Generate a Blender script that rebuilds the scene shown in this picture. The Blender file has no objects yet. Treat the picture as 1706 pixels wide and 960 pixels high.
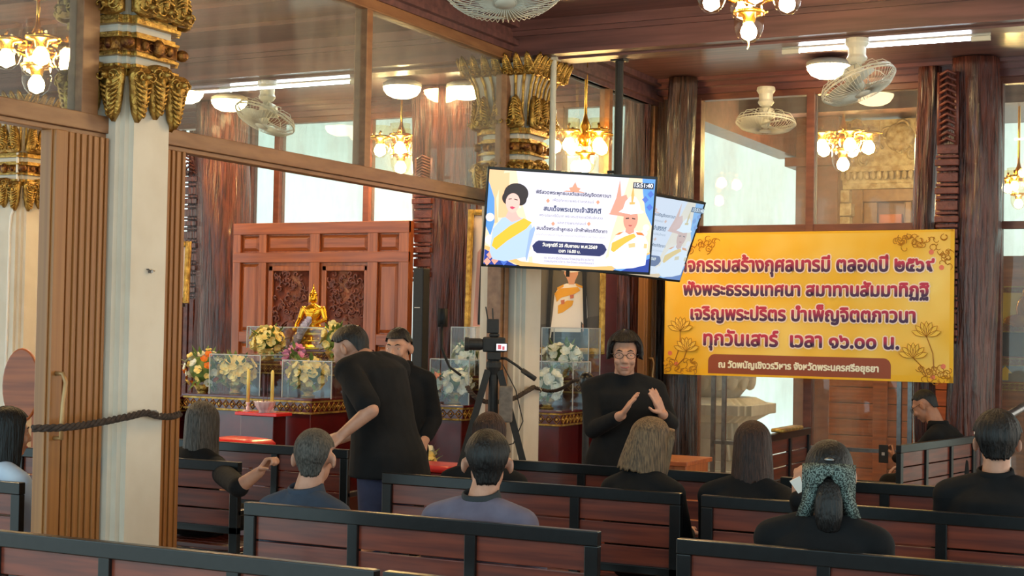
import bpy, math, random
from mathutils import Vector, Matrix, noise as mnoise
random.seed(7)
S = bpy.context.scene
COL = S.collection
PI = math.pi
V = Vector

# ---------------------------------------------------------------- camera, world, exposure
F_PX = 2500.0
YAW, PITCH, ROLL = math.radians(27), 0.0268, 0.018
CAM = V((0, 0, 1.66))
_F0 = V((-math.sin(YAW), math.cos(YAW), 0)); _R0 = V((math.cos(YAW), math.sin(YAW), 0)); _Z = V((0, 0, 1))
CF = _F0 * math.cos(PITCH) + _Z * math.sin(PITCH)
_U0 = -_F0 * math.sin(PITCH) + _Z * math.cos(PITCH)
CR = _R0 * math.cos(ROLL) + _U0 * math.sin(ROLL)
CU = _U0 * math.cos(ROLL) - _R0 * math.sin(ROLL)
cam = bpy.data.cameras.new('camera')
cam.sensor_width = 36; cam.lens = F_PX / 1706 * 36
cam.clip_start = 0.05; cam.clip_end = 200
co = bpy.data.objects.new('camera', cam); COL.objects.link(co)
M = Matrix((CR, CU, -CF)).transposed().to_4x4(); M.translation = CAM
co.matrix_world = M
S.camera = co

W = bpy.data.worlds.new('sky'); S.world = W; W.use_nodes = True
bg = W.node_tree.nodes['Background']; bg.inputs[1].default_value = 1.4
_n = W.node_tree.nodes; _l = W.node_tree.links          # daylight: cool from the open front (-y), warmer from the side court (+x)
_t = _n.new('ShaderNodeTexCoord'); _s = _n.new('ShaderNodeSeparateXYZ'); _l.new(_t.outputs['Generated'], _s.inputs[0])
_r = _n.new('ShaderNodeMapRange'); _r.inputs['From Min'].default_value = -.75; _r.inputs['From Max'].default_value = -.1; _l.new(_s.outputs['Y'], _r.inputs[0])
_m = _n.new('ShaderNodeMix'); _m.data_type = 'RGBA'; _l.new(_r.outputs[0], _m.inputs[0])
_m.inputs[6].default_value = (.66, .98, 1.07, 1); _m.inputs[7].default_value = (1.0, .94, .80, 1)
_l.new(_m.outputs[2], bg.inputs[0])
S.view_settings.view_transform = 'Standard'; S.view_settings.look = 'None'
S.view_settings.gamma = 1.0; S.view_settings.use_curve_mapping = False
S.view_settings.exposure = 0.74
S.cycles.max_bounces = 8; S.cycles.diffuse_bounces = 4; S.cycles.glossy_bounces = 3
S.cycles.transparent_max_bounces = 24; S.cycles.transmission_bounces = 4
S.cycles.sample_clamp_indirect = 4.0
S.cycles.use_denoising = True
S.cycles.caustics_reflective = False; S.cycles.caustics_refractive = False

def ray(u, v): return CF + CR * ((u - 853) / F_PX) + CU * ((480 - v) / F_PX)
def at_d(u, v, d): return CAM + ray(u, v) * d
def at_x(u, v, x): q = ray(u, v); return CAM + q * ((x - CAM.x) / q.x)
def at_y(u, v, y): q = ray(u, v); return CAM + q * ((y - CAM.y) / q.y)
def at_z(u, v, z): q = ray(u, v); return CAM + q * ((z - CAM.z) / q.z)

def lamp(name, loc, power, col, r=0.06):
    l = bpy.data.lights.new(name, 'POINT'); l.energy = power; l.color = col; l.shadow_soft_size = r
    o = bpy.data.objects.new(name, l); COL.objects.link(o); o.location = loc
    return o

# ---------------------------------------------------------------- materials
def _nt(name):
    m = bpy.data.materials.new(name); m.use_nodes = True
    return m, m.node_tree, m.node_tree.nodes['Principled BSDF']
def lin(c):
    return tuple((x / 255 / 12.92 if x / 255 <= .04045 else ((x / 255 + .055) / 1.055) ** 2.4) for x in c)
def pm(name, rgb, rough=.5, metal=0, rgb2=None, scale=8, stretch=(1, 1, 1), bump=0, coat=0, detail=4, lo=.35, hi=.65, spec=.5, bscale=None, coords='Object', sheen=0, bdist=.02):
    """principled material with noise-mixed colour; rgb in 0-255 display values"""
    m, nt, b = _nt(name); N, L = nt.nodes, nt.links
    c1 = (*lin(rgb), 1)
    b.inputs['Base Color'].default_value = c1
    b.inputs['Roughness'].default_value = rough; b.inputs['Metallic'].default_value = metal
    b.inputs['Coat Weight'].default_value = coat; b.inputs['Coat Roughness'].default_value = .12
    b.inputs['Specular IOR Level'].default_value = spec
    if sheen: b.inputs['Sheen Weight'].default_value = sheen
    if rgb2 or bump:
        tc = N.new('ShaderNodeTexCoord'); mp = N.new('ShaderNodeMapping'); mp.inputs['Scale'].default_value = stretch
        L.new(tc.outputs[coords], mp.inputs[0])
        n = N.new('ShaderNodeTexNoise'); n.inputs['Scale'].default_value = scale; n.inputs['Detail'].default_value = detail
        L.new(mp.outputs[0], n.inputs['Vector'])
        if rgb2:
            r = N.new('ShaderNodeValToRGB'); r.color_ramp.elements[0].position = lo; r.color_ramp.elements[1].position = hi
            r.color_ramp.elements[0].color = c1; r.color_ramp.elements[1].color = (*lin(rgb2), 1)
            L.new(n.outputs['Fac'], r.inputs[0]); L.new(r.outputs[0], b.inputs['Base Color'])
        if bump:
            n2 = n
            if bscale:
                n2 = N.new('ShaderNodeTexNoise'); n2.inputs['Scale'].default_value = bscale; n2.inputs['Detail'].default_value = 5
                L.new(mp.outputs[0], n2.inputs['Vector'])
            bp = N.new('ShaderNodeBump'); bp.inputs['Strength'].default_value = bump; bp.inputs['Distance'].default_value = bdist
            L.new(n2.outputs['Fac'], bp.inputs['Height']); L.new(bp.outputs[0], b.inputs['Normal'])
    return m
def em(name, rgb, s):
    m, nt, b = _nt(name)
    b.inputs['Base Color'].default_value = (*lin(rgb), 1)
    b.inputs['Emission Color'].default_value = (*lin(rgb), 1); b.inputs['Emission Strength'].default_value = s
    return m
def glass(name, tint=(240, 245, 242), haze=.05, hz=(200, 195, 190), scale=1.5, spec=1.0):
    """thin clear pane: see-through, mirror-like by Fresnel, with a pale film for dust and painted bloom"""
    m, nt, b = _nt(name); N, L = nt.nodes, nt.links
    N.remove(b); out = N['Material Output']
    tr = N.new('ShaderNodeBsdfTransparent'); tr.inputs[0].default_value = (*lin(tint), 1)
    gl = N.new('ShaderNodeBsdfGlossy'); gl.inputs['Roughness'].default_value = .02; gl.inputs[0].default_value = (spec, spec, spec, 1)
    fr = N.new('ShaderNodeFresnel'); fr.inputs[0].default_value = 1.45
    mx = N.new('ShaderNodeMixShader'); ge = N.new('ShaderNodeNewGeometry'); iv = N.new('ShaderNodeMath'); iv.operation = 'SUBTRACT'; iv.inputs[0].default_value = 1; L.new(ge.outputs['Backfacing'], iv.inputs[1])
    mu = N.new('ShaderNodeMath'); mu.operation = 'MULTIPLY'; L.new(fr.outputs[0], mu.inputs[0]); L.new(iv.outputs[0], mu.inputs[1]); L.new(mu.outputs[0], mx.inputs[0]); L.new(tr.outputs[0], mx.inputs[1]); L.new(gl.outputs[0], mx.inputs[2])
    last = mx
    if haze:
        df = N.new('ShaderNodeBsdfDiffuse'); df.inputs[0].default_value = (*lin(hz), 1)
        tl = N.new('ShaderNodeBsdfTranslucent'); tl.inputs[0].default_value = (*lin(hz), 1)
        ad = N.new('ShaderNodeMixShader'); ad.inputs[0].default_value = .5
        L.new(df.outputs[0], ad.inputs[1]); L.new(tl.outputs[0], ad.inputs[2])
        tc = N.new('ShaderNodeTexCoord'); mp = N.new('ShaderNodeMapping'); mp.inputs['Scale'].default_value = (2, 2, .5)
        L.new(tc.outputs['Object'], mp.inputs[0])
        n = N.new('ShaderNodeTexNoise'); n.inputs['Scale'].default_value = scale; n.inputs['Detail'].default_value = 6; n.inputs['Roughness'].default_value = .65
        L.new(mp.outputs[0], n.inputs['Vector'])
        mr = N.new('ShaderNodeMapRange'); mr.inputs['From Min'].default_value = .35; mr.inputs['From Max'].default_value = .75
        mr.inputs['To Min'].default_value = haze * .35; mr.inputs['To Max'].default_value = haze * 2
        L.new(n.outputs['Fac'], mr.inputs[0])
        m2 = N.new('ShaderNodeMixShader'); L.new(mr.outputs[0], m2.inputs[0]); L.new(mx.outputs[0], m2.inputs[1]); L.new(ad.outputs[0], m2.inputs[2])
        last = m2
    L.new(last.outputs[0], out.inputs[0])
    return m

MT = dict(
    ceiling=pm('ceiling_wood', (116, 78, 76), .45, rgb2=(86, 57, 57), scale=3, stretch=(.4, 6, 6), coat=.25),
    cornice=pm('cornice_wood', (122, 76, 70), .35, rgb2=(94, 54, 52), scale=3, stretch=(.4, 6, 6), coat=.4),
    frame=pm('frame_wood', (146, 104, 70), .42, rgb2=(124, 84, 54), scale=4, stretch=(5, 1, 5)),
    framer=pm('frame_red_wood', (120, 70, 54), .42, rgb2=(98, 54, 42), scale=4, stretch=(1, 5, 5)),
    stack=pm('folding_panel', (158, 106, 54), .45, rgb2=(138, 88, 42), scale=5, stretch=(9, 9, .15), coat=.15),
    pillar=pm('pillar_plaster', (218, 210, 196), .7, rgb2=(206, 196, 180), scale=3, bump=.08, bscale=14),
    gold=pm('gilding', (216, 176, 92), .38, .8, rgb2=(140, 100, 44), scale=22, bump=.5, bscale=60, lo=.3, hi=.7),
    golddark=pm('gilding_old', (170, 118, 52), .45, .7, rgb2=(86, 44, 28), scale=26, bump=.5, bscale=60),
    goldstat=pm('gold_leaf', (250, 190, 60), .24, .92, rgb2=(236, 166, 40), scale=6),
    trunk=pm('lacquered_trunk', (122, 62, 46), .27, rgb2=(66, 32, 26), scale=5, stretch=(8, 8, .55), bump=1, bscale=5, coat=.2, detail=7, bdist=.10),
    trunkdark=pm('dark_trunk', (84, 56, 42), .25, rgb2=(40, 26, 22), scale=6, stretch=(8, 8, .5), bump=1, bscale=5, coat=.25, detail=7, bdist=.10),
    panel=pm('teak_panel', (188, 104, 54), .4, rgb2=(152, 80, 42), scale=4, stretch=(8, 8, .5), coat=.2),
    panelh=pm('teak_rail', (182, 98, 50), .4, rgb2=(148, 76, 40), scale=4, stretch=(.5, 8, 8), coat=.2),
    carve=pm('carved_teak', (128, 66, 50), .42, rgb2=(98, 48, 38), scale=14, bump=.4, bscale=40),
    redlac=pm('red_lacquer', (96, 22, 22), .25, rgb2=(72, 16, 18), scale=3, coat=.6),
    black=pm('black_paint', (12, 13, 14), .3, rgb2=(17, 18, 19), scale=30, coat=.2, spec=.35),
    matblack=pm('matt_black', (22, 22, 24), .65, rgb2=(30, 30, 32), scale=40),
    slat=pm('bench_slat', (122, 54, 35), .34, rgb2=(88, 37, 27), scale=4, stretch=(.6, 9, 9), coat=.25),
    floor=pm('floor_tile', (176, 156, 134), .25, rgb2=(160, 138, 118), scale=2, coat=.2),
    white=pm('white_plaster', (246, 240, 232), .8, rgb2=(240, 234, 226), scale=2),
    marble=pm('white_marble', (226, 220, 208), .55, rgb2=(206, 198, 186), scale=5),
    cream=pm('cream_enamel', (206, 204, 190), .4, rgb2=(196, 194, 180), scale=10),
    steel=pm('steel', (150, 150, 150), .3, .9, rgb2=(128, 128, 130), scale=20),
    brass=pm('brass', (232, 180, 84), .25, .95, rgb2=(214, 160, 66), scale=20),
    rope=pm('rope_fibre', (70, 56, 48), .9, rgb2=(48, 38, 34), scale=60, bump=.6),
    glass=glass('window_glass', haze=.11),  # haze thicker than the dust alone, to paint in a milky bloom
    gatestone=pm('gate_stucco', (206, 190, 156), .6, rgb2=(160, 132, 92), scale=14, bump=.5, bscale=30),
    handle=pm('satin_handle', (176, 138, 92), .4, .4, rgb2=(160, 122, 80), scale=9),
    clear=glass('clear_acrylic', tint=(248, 250, 250), haze=.006),
    edge=pm('acrylic_edge', (190, 190, 186), .3, rgb2=(170, 168, 166), scale=9),
    lampglass=glass('lamp_glass', tint=(255, 248, 230), haze=0),
    bulb=em('bulb_glow', (255, 214, 150), 130), dome=em('dome_glow', (255, 220, 160), 34), led=em('led_glow', (236, 246, 255), 20),
    skin=pm('skin', (190, 140, 116), .5, rgb2=(174, 124, 100), scale=18),
    skin2=pm('skin_tan', (176, 122, 94), .5, rgb2=(164, 110, 84), scale=18),
    hair=pm('black_hair', (15, 13, 13), .42, rgb2=(30, 26, 25), scale=14, stretch=(9, 9, 1), bump=.5, bscale=16, spec=.3),
    cloth=pm('black_cloth', (15, 15, 17), .9, rgb2=(23, 23, 25), scale=9, bump=.35, bscale=7, spec=.25),
    redcush=pm('red_cushion', (226, 34, 34), .35, rgb2=(206, 24, 28), scale=4, coat=.3),
)

# ---------------------------------------------------------------- mesh helpers
class MB:
    def __init__(s): s.v = []; s.f = []; s.M = None
    def add(s, vs, fs):
        o = len(s.v); M = s.M
        s.v += [tuple(M @ V(p)) for p in vs] if M else [tuple(p) for p in vs]
        s.f += [tuple(i + o for i in f) for f in fs]
        return s
    def box(s, x0, x1, y0, y1, z0, z1):
        return s.add([(x0, y0, z0), (x1, y0, z0), (x1, y1, z0), (x0, y1, z0), (x0, y0, z1), (x1, y0, z1), (x1, y1, z1), (x0, y1, z1)],
              [(3, 2, 1, 0), (4, 5, 6, 7), (0, 1, 5, 4), (1, 2, 6, 5), (2, 3, 7, 6), (3, 0, 4, 7)])
    def obox(s, c, sz, R=None):
        hx, hy, hz = sz[0] / 2, sz[1] / 2, sz[2] / 2; c = V(c); R = R or Matrix.Identity(3)
        vs = [c + R @ V(p) for p in [(-hx, -hy, -hz), (hx, -hy, -hz), (hx, hy, -hz), (-hx, hy, -hz), (-hx, -hy, hz), (hx, -hy, hz), (hx, hy, hz), (-hx, hy, hz)]]
        return s.add(vs, [(3, 2, 1, 0), (4, 5, 6, 7), (0, 1, 5, 4), (1, 2, 6, 5), (2, 3, 7, 6), (3, 0, 4, 7)])
    def bar(s, a, b, w, h, up=(0, 0, 1)):
        """rectangular bar from a to b, w across, h along up"""
        a, b = V(a), V(b); d = (b - a); l = d.length; d.normalize(); u = V(up)
        if abs(u.dot(d)) > .95: u = V((0, 1, 0))
        x = d.cross(u).normalized(); u = x.cross(d)
        return s.obox((a + b) / 2, (w, l, h), Matrix((x, d, u)).transposed())
    def rings(s, R, cap=True, closed=False):
        n = len(R[0]); vs = [p for r in R for p in r]; fs = []; m = len(R)
        for i in range(m if closed else m - 1):
            a, b = i * n, ((i + 1) % m) * n
            for j in range(n): fs.append((a + j, a + (j + 1) % n, b + (j + 1) % n, b + j))
        if cap and not closed: fs += [tuple(range(n))[::-1], tuple(range((m - 1) * n, m * n))]
        return s.add(vs, fs)
    def tube(s, pts, r, n=8, cap=True, closed=False):
        pts = [V(p) for p in pts]; m = len(pts); R = []
        rr = r if isinstance(r, (list, tuple)) else [r] * m
        t0 = None; x = None
        for i, p in enumerate(pts):
            if closed: t = (pts[(i + 1) % m] - pts[i - 1])
            else: t = pts[min(i + 1, m - 1)] - pts[max(i - 1, 0)]
            t.normalize()
            if x is None:
                a = V((0, 0, 1)) if abs(t.z) < .9 else V((1, 0, 0)); x = t.cross(a).normalized()
            else: x = (x - t * x.dot(t)).normalized()
            y = t.cross(x)
            R.append([p + (x * math.cos(2 * PI * k / n) + y * math.sin(2 * PI * k / n)) * rr[i] for k in range(n)])
        return s.rings(R, cap, closed)
    def lathe(s, prof, c=(0, 0, 0), n=24, R=None, sx=1, sy=1):
        c = V(c); R = R or Matrix.Identity(3)
        return s.rings([[c + R @ V((max(r, 1e-4) * sx * math.cos(2 * PI * k / n), max(r, 1e-4) * sy * math.sin(2 * PI * k / n), z)) for k in range(n)] for r, z in prof])
    def ell(s, c, rad, R=None, nu=16, nv=10):
        c = V(c); R = R or Matrix.Identity(3); Q = []
        for i in range(nv + 1):
            a = -PI / 2 + PI * i / nv; cr, z = max(math.cos(a), .004), math.sin(a)
            Q.append([c + R @ V((rad[0] * cr * math.cos(2 * PI * k / nu), rad[1] * cr * math.sin(2 * PI * k / nu), rad[2] * z)) for k in range(nu)])
        return s.rings(Q)
    def cap(s, a, ra, b, rb, n=14, fl=1):
        """tapered capsule; fl flattens it along the local y"""
        a, b = V(a), V(b); d = b - a; l = max(d.length, 1e-5); d.normalize()
        u = V((0, 0, 1)) if abs(d.z) < .9 else V((0, 1, 0)); x = d.cross(u).normalized(); y = x.cross(d)
        Q = []
        for i in range(5): t = PI / 2 * (1 - i / 4); Q.append((-math.sin(t) * ra, max(math.cos(t) * ra, ra * .02)))
        for i in range(5): t = PI / 2 * i / 4; Q.append((l + math.sin(t) * rb, max(math.cos(t) * rb, rb * .02)))
        return s.rings([[a + d * z + x * (r * math.cos(2 * PI * k / n)) + y * (fl * r * math.sin(2 * PI * k / n)) for k in range(n)] for z, r in Q])
    def loft(s, rs, n=18):
        """rs: (centre, rx, ry) rings lying across +z, or (centre, rx, ry, R3)"""
        Q = []
        for r in rs:
            c = V(r[0]); R = r[3] if len(r) > 3 else Matrix.Identity(3)
            Q.append([c + R @ V((r[1] * math.cos(2 * PI * k / n), r[2] * math.sin(2 * PI * k / n), 0)) for k in range(n)])
        return s.rings(Q)
    def prism(s, poly, a, b, o=(0, 0, 0), X=(1, 0, 0), Y=(0, 0, 1), N=(0, -1, 0)):
        """2-D outline in the plane (X, Y) at o, pushed from a to b along N"""
        o, X, Y, N = V(o), V(X), V(Y), V(N); n = len(poly)
        vs = [o + X * p[0] + Y * p[1] + N * a for p in poly] + [o + X * p[0] + Y * p[1] + N * b for p in poly]
        fs = [tuple(range(n))[::-1], tuple(range(n, 2 * n))] + [(i, (i + 1) % n, n + (i + 1) % n, n + i) for i in range(n)]
        return s.add(vs, fs)
    def build(s, name, mat, parent=None, smooth=False, bevel=0, remesh=0, relax=4, world=False, sub=0):
        me = bpy.data.meshes.new(name)
        vs = s.v
        if world and parent is not None:
            Mi = ROOT[parent.name].inverted(); vs = [tuple(Mi @ V(p)) for p in vs]
        me.from_pydata(vs, [], s.f); me.update()
        o = bpy.data.objects.new(name, me); COL.objects.link(o)
        if remesh:
            r = o.modifiers.new('r', 'REMESH'); r.mode = 'VOXEL'; r.voxel_size = remesh; r.use_smooth_shade = True
            if relax:
                q = o.modifiers.new('s', 'SMOOTH'); q.factor = .5; q.iterations = relax
            dg = bpy.context.evaluated_depsgraph_get()
            m2 = bpy.data.meshes.new_from_object(o.evaluated_get(dg)); o.modifiers.clear(); o.data = m2
            bpy.data.meshes.remove(me); me = m2; smooth = True
        else:
            fix_normals(me)
        me.materials.clear(); me.materials.append(MT[mat] if isinstance(mat, str) else mat)
        if smooth:
            me.polygons.foreach_set('use_smooth', [True] * len(me.polygons))
        if bevel:
            b = o.modifiers.new('b', 'BEVEL'); b.width = bevel; b.segments = 2; b.limit_method = 'ANGLE'
        if parent is not None: o.parent = parent
        return o
import bmesh
def fix_normals(me):
    bm = bmesh.new(); bm.from_mesh(me); bmesh.ops.recalc_face_normals(bm, faces=bm.faces); bm.to_mesh(me); bm.free()
ROOT = {}
def tag(o, label, cat, group=None, kind=None):
    o['label'] = label; o['category'] = cat
    if group: o['group'] = group
    if kind: o['kind'] = kind
    return o
def thing(name, label, cat, loc=(0, 0, 0), rz=0, group=None):
    o = bpy.data.objects.new(name, None); COL.objects.link(o); o.empty_display_size = .1
    o.location = loc; o.rotation_euler = (0, 0, rz)
    ROOT[o.name] = Matrix.Translation(V(loc)) @ Matrix.Rotation(rz, 4, 'Z')
    return tag(o, label, cat, group)
def struct(name, mb, mat, parent=None, bevel=0):
    o = mb.build(name, mat, parent, bevel=bevel); o['kind'] = 'structure'; return o
def dup(root, loc, rz=None, label=None):
    r = root.copy(); COL.objects.link(r); r.location = loc
    if rz is not None: r.rotation_euler = (0, 0, rz)
    if label: r['label'] = label
    ROOT[r.name] = Matrix.Translation(V(loc)) @ Matrix.Rotation(r.rotation_euler.z, 4, 'Z')
    for ch in list(root.children):
        c = ch.copy(); COL.objects.link(c); c.parent = r
        for g in ch.children:
            d = g.copy(); COL.objects.link(d); d.parent = c
    return r
def rot(ax, a): return Matrix.Rotation(a, 3, ax)

# ================================================================ the setting
PX, YB, ZC = -4.97, 12.5, 3.87          # glazed partition, back wall, ceiling
struct('floor', MB().box(-15, 5, -3, 22, -.12, 0), 'floor')
struct('ceiling', MB().box(-15, 3.2, 1.0, 13.0, ZC, ZC + .1), 'ceiling')
n = 1
def trim(mb, mat, bevel=0):
    global n
    o = struct('trim_%d' % n, mb, mat, bevel=bevel); n += 1; return o
# deep beams along x with stepped mouldings on both edges
for y0 in (5.45, 9.62):
    b = MB().box(-14, 3, y0, y0 + .37, 3.62, ZC)
    b.box(-14, 3, y0 - .05, y0, 3.80, ZC).box(-14, 3, y0 - .025, y0, 3.765, 3.80).box(-14, 3, y0 - .02, y0, 3.62, 3.65)
    b.box(-14, 3, y0 + .37, y0 + .42, 3.80, ZC).box(-14, 3, y0 + .37, y0 + .39, 3.62, 3.65)
    b.box(-14, 3, y0 + .12, y0 + .25, 3.605, 3.62)
    trim(b, 'ceiling')
# ceiling boards' battens between the beams
b = MB()
for y in (6.3, 6.95, 7.6, 8.25, 8.9, 10.5, 11.0): b.box(-14, 3, y, y + .05, ZC - .03, ZC)
trim(b, 'ceiling')
# stepped cornice over the back wall
b = MB()
for i, (d, z0, z1) in enumerate([(.06, 3.75, 3.80), (.14, 3.80, 3.84), (.24, 3.84, ZC)]): b.box(-14, 3, YB - d, YB + .1, z0, z1)
trim(b, 'cornice')
# fascia over the partition, on both sides of it
b = MB().box(PX - .05, PX + .05, 1.0, YB, 3.66, ZC).box(PX + .05, PX + .09, 1.0, YB, 3.70, 3.74).box(PX + .05, PX + .12, 1, YB, 3.82, ZC)
trim(b, 'ceiling')

# ---- partition in line with the pillars
P1, P2 = (5.43, 5.80), (9.62, 9.99)
fr = MB()
for (a, b_) in ((1.2, P1[0]), (P1[1], P2[0])): fr.box(PX - .04, PX + .04, a, b_, 3.585, 3.66).box(PX - .05, PX + .05, a, b_, 2.545, 2.625).box(PX - .035, PX + .035, a, b_, 2.52, 2.545).box(PX + .04, PX + .05, a, b_, 3.585, 3.60)
a, b_ = P2[1], YB - .02
fr.box(PX - .04, PX + .04, a, b_, 3.66, 3.74).box(PX - .05, PX + .05, a, b_, 2.545, 2.625).box(PX - .035, PX + .035, a, b_, 2.52, 2.545)
for y in (3.2, 5.84, 7.70, 9.56): fr.box(PX - .045, PX + .045, y - .032, y + .032, 2.62, 3.6)
fr.box(PX - .045, PX + .045, 5.25, 5.36, 2.6, 3.6)
for y in (10.03, 11.42, 12.44): fr.box(PX - .045, PX + .045, y - .035, y + .035, 2.62, 3.68)
trim(fr, 'frame', .004)
w = 1
def window(x0, x1, y0, y1, z0, z1, mat='glass'):
    global w
    o = struct('window_%d' % w, MB().box(x0, x1, y0, y1, z0, z1), mat); w += 1; return o
for (a, b_) in ((3.23, 5.25), (5.87, 7.67), (7.73, 9.53)): window(PX - .004, PX + .004, a, b_, 2.62, 3.6)
for (a, b_) in ((10.06, 11.39), (11.45, 12.41)): window(PX - .004, PX + .004, a, b_, 2.62, 3.68)
# jambs standing in front of the second pillar
trim(MB().box(PX - .06, PX + .05, P2[0] - .14, P2[0] - .01, 0, 2.52).box(PX + .05, PX + .065, P2[0] - .10, P2[0] - .05, 0, 2.52), 'frame', .004)

# ---- back wall: header, posts, transom, glass
b = MB().box(-14, 3, YB, YB + .1, 3.70, 3.78).box(-4.86, 3, YB, YB + .09, 2.53, 2.59)
mull = (-4.56, -3.54, -2.0, -.75, .6)
for x in mull: b.box(x - .035, x + .035, YB - .01, YB + .1, 0, 3.72)
b.box(-2.60, -2.53, YB - .01, YB + .1, 0, 3.72)
# inner room part of the back wall
b.box(-14, -4.95, YB, YB + .09, 2.53, 2.59)
for x in (-9.43, -9.08, -8.0, -7.30, -6.78, -5.9): b.box(x - .035, x + .035, YB - .01, YB + .1, 0, 3.72)
trim(b, 'framer', .004)
xs = sorted(list(mull) + [-2.565])
for i in range(len(xs) - 1):
    if xs[i + 1] - xs[i] < .3 or xs[i] == -2.565: continue
    window(xs[i] + .035, xs[i + 1] - .035, YB + .04, YB + .048, 2.59, 3.71)
    window(xs[i] + .035, xs[i + 1] - .035, YB + .04, YB + .048, .1, 2.53)
ys = (-9.43, -9.08, -8.0, -7.30, -6.78, -5.9, -4.95)
for i in range(len(ys) - 1):
    window(ys[i] + .035, ys[i + 1] - .035, YB + .04, YB + .048, 2.59, 3.71)

# timber infill by the corner and dark timber lining of the inner room's back wall
trim(MB().box(-5.02, -4.58, YB - .02, YB + .06, 0, 3.72), 'trunkdark')
b = MB().box(-6.75, -5.02, YB - .06, YB - .01, 0, 2.53)
for x in (-6.7, -6.2, -5.7, -5.15): b.box(x, x + .06, YB - .085, YB - .06, 0, 2.53)
trim(b, 'redlac')
b = MB().box(-12.0, -10.02, YB - .06, YB - .01, 0, 1.98)
for k in range(26): b.box(-12 + k * .076, -11.95 + k * .076, YB - .08, YB - .06, .1, 1.9)
trim(b, 'carve')

# ================================================================ benches
BH = .91
def make_bench(label, group, L=1.69, nsup=2):
    t = thing('bench', label, 'bench', (0, 0, 0), 0, group)
    b = MB()     # local: x 0..L, backrest plane y = 0 with the sitter on +y
    b.box(0, L, -.02, .02, BH - .055, BH)
    for x in (0, L - .055): b.box(x, x + .055, -.018, .018, .0, BH - .055)
    b.box(0, L, -.018, .018, .52, .56)
    b.box(0, L, .0, .03, .38, .42).box(0, L, .44, .47, .38, .42)
    for x in (0, L - .05): b.box(x, x + .05, .44, .47, 0, .40).box(x, x + .05, 0, .46, .38, .42).box(x, x + .045, .0, .46, .08, .11).box(x, x + .045, .425, .465, .4, .62).box(x, x + .05, -.01, .47, .62, .65)
    b.build('frame', 'black', t, bevel=.004)
    sup = MB()
    for k in range(1, nsup + 1):
        x = L * k / (nsup + 1); MB().box(x - .024, x + .024, -.018, .018, .40, BH - .05).build('support', 'black', t, bevel=.003)
    for z in (.547, .652, .757):
        h = .097
        MB().box(.05, L - .05, -.001, .012, z, z + h).build('back_slat', 'slat', t, bevel=.003)
    for k in range(5): MB().box(.02, L - .02, .035 + k * .083, .105 + k * .083, .42, .445).build('seat_slat', 'slat', t, bevel=.003)
    return t
G = 'black steel benches with red brown slats'
R1, R2, R3, R4 = 3.95, 5.15, 6.58, 7.65
bench = make_bench('dark slatted bench cropped by the lower left corner, nearest to the white pillar', G, 1.62)
bench.location = (-4.08, R1, 0)
def B(x, y, label, rz=0): return dup(bench, (x, y, 0), rz, label)
B(-2.43, R1, 'dark slatted bench of which only a strip of top rail shows at the bottom edge')
B(-3.86, R2, 'slatted bench behind the grey-haired man in navy and the man in purple grey')
B(-1.93, R2, 'slatted bench behind the woman with the patterned bow, cropped by the bottom edge')
B(-4.07, R3, 'slatted bench crossing behind the purple grey shirt, its end post by the stooping man')
B(-2.35, R3, 'slatted bench behind the long brown haired woman and the short haired man')
B(-3.98, R4, 'slatted bench in front of the camera tripod, half hidden by two black haired heads')
B(-2.30, R4, 'slatted bench in front of the banner stand, its rail shining in the light')
B(-6.60, R3, 'slatted bench behind the long grey haired woman beyond the folding doors')
B(-6.60, R4, 'slatted bench in front of the red cushion')
B(-6.75, R2, 'slatted bench at the far left behind the woman in white')
sb = B(-2.29, 10.34, 'slatted bench standing sideways near the trunk, under the man with the phone', 1.392); sb.scale = (.88, 1, 1)

# ================================================================ gilded pillars
def leaf_mb(w, h, t=.03):
    """carved hanging leaf: tip at z=0, root at z=h, face on -y"""
    b = MB()
    out = [(0, 0), (.22 * w, .16 * h), (.34 * w, .38 * h), (.42 * w, .62 * h), (.5 * w, .8 * h), (.46 * w, .96 * h), (.25 * w, h)]
    poly = out + [(-x, z) for x, z in out[1:]][::-1]
    b.prism(poly, 0, t * .6)
    b.ell((0, -t * .6, .45 * h), (.13 * w, t * .7, .42 * h), nu=10, nv=6)
    for k in range(7):                                # feathered chevrons
        z = h * (.1 + .085 * k); x = w * (.16 + .045 * k)
        for sg in (-1, 1):
            b.tube([(0, -t * 1.1, z), (sg * x * .6, -t, z + .05 * h), (sg * x, -t * .5, z + .15 * h)], [w * .045, w * .05, w * .02], 6)
    for sg in (-1, 1):                                # scrolls
        pts = []
        for k in range(15):
            a = k * .62; rr = w * .20 * (1 - k / 17)
            pts.append((sg * (w * .25 + rr * math.cos(a)), -t * (.8 + .05 * k), h * .83 + rr * math.sin(a)))
        b.tube(pts, w * .035, 6)
    b.ell((0, -t, .84 * h), (w * .1, t * .8, w * .12), nu=10, nv=6)
    return b
def square(hw, z, cut=.03):
    """redented square outline"""
    a, c = hw, hw - cut; d = hw - 2 * cut
    q = [(a, -d), (a, d), (c, d), (c, c), (d, c), (d, a)]
    P = []
    for k in range(4):
        cs, sn = [(1, 0), (0, 1), (-1, 0), (0, -1)][k]
        P += [V((x * cs - y * sn, x * sn + y * cs, z)) for x, y in q]
    return P
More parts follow.
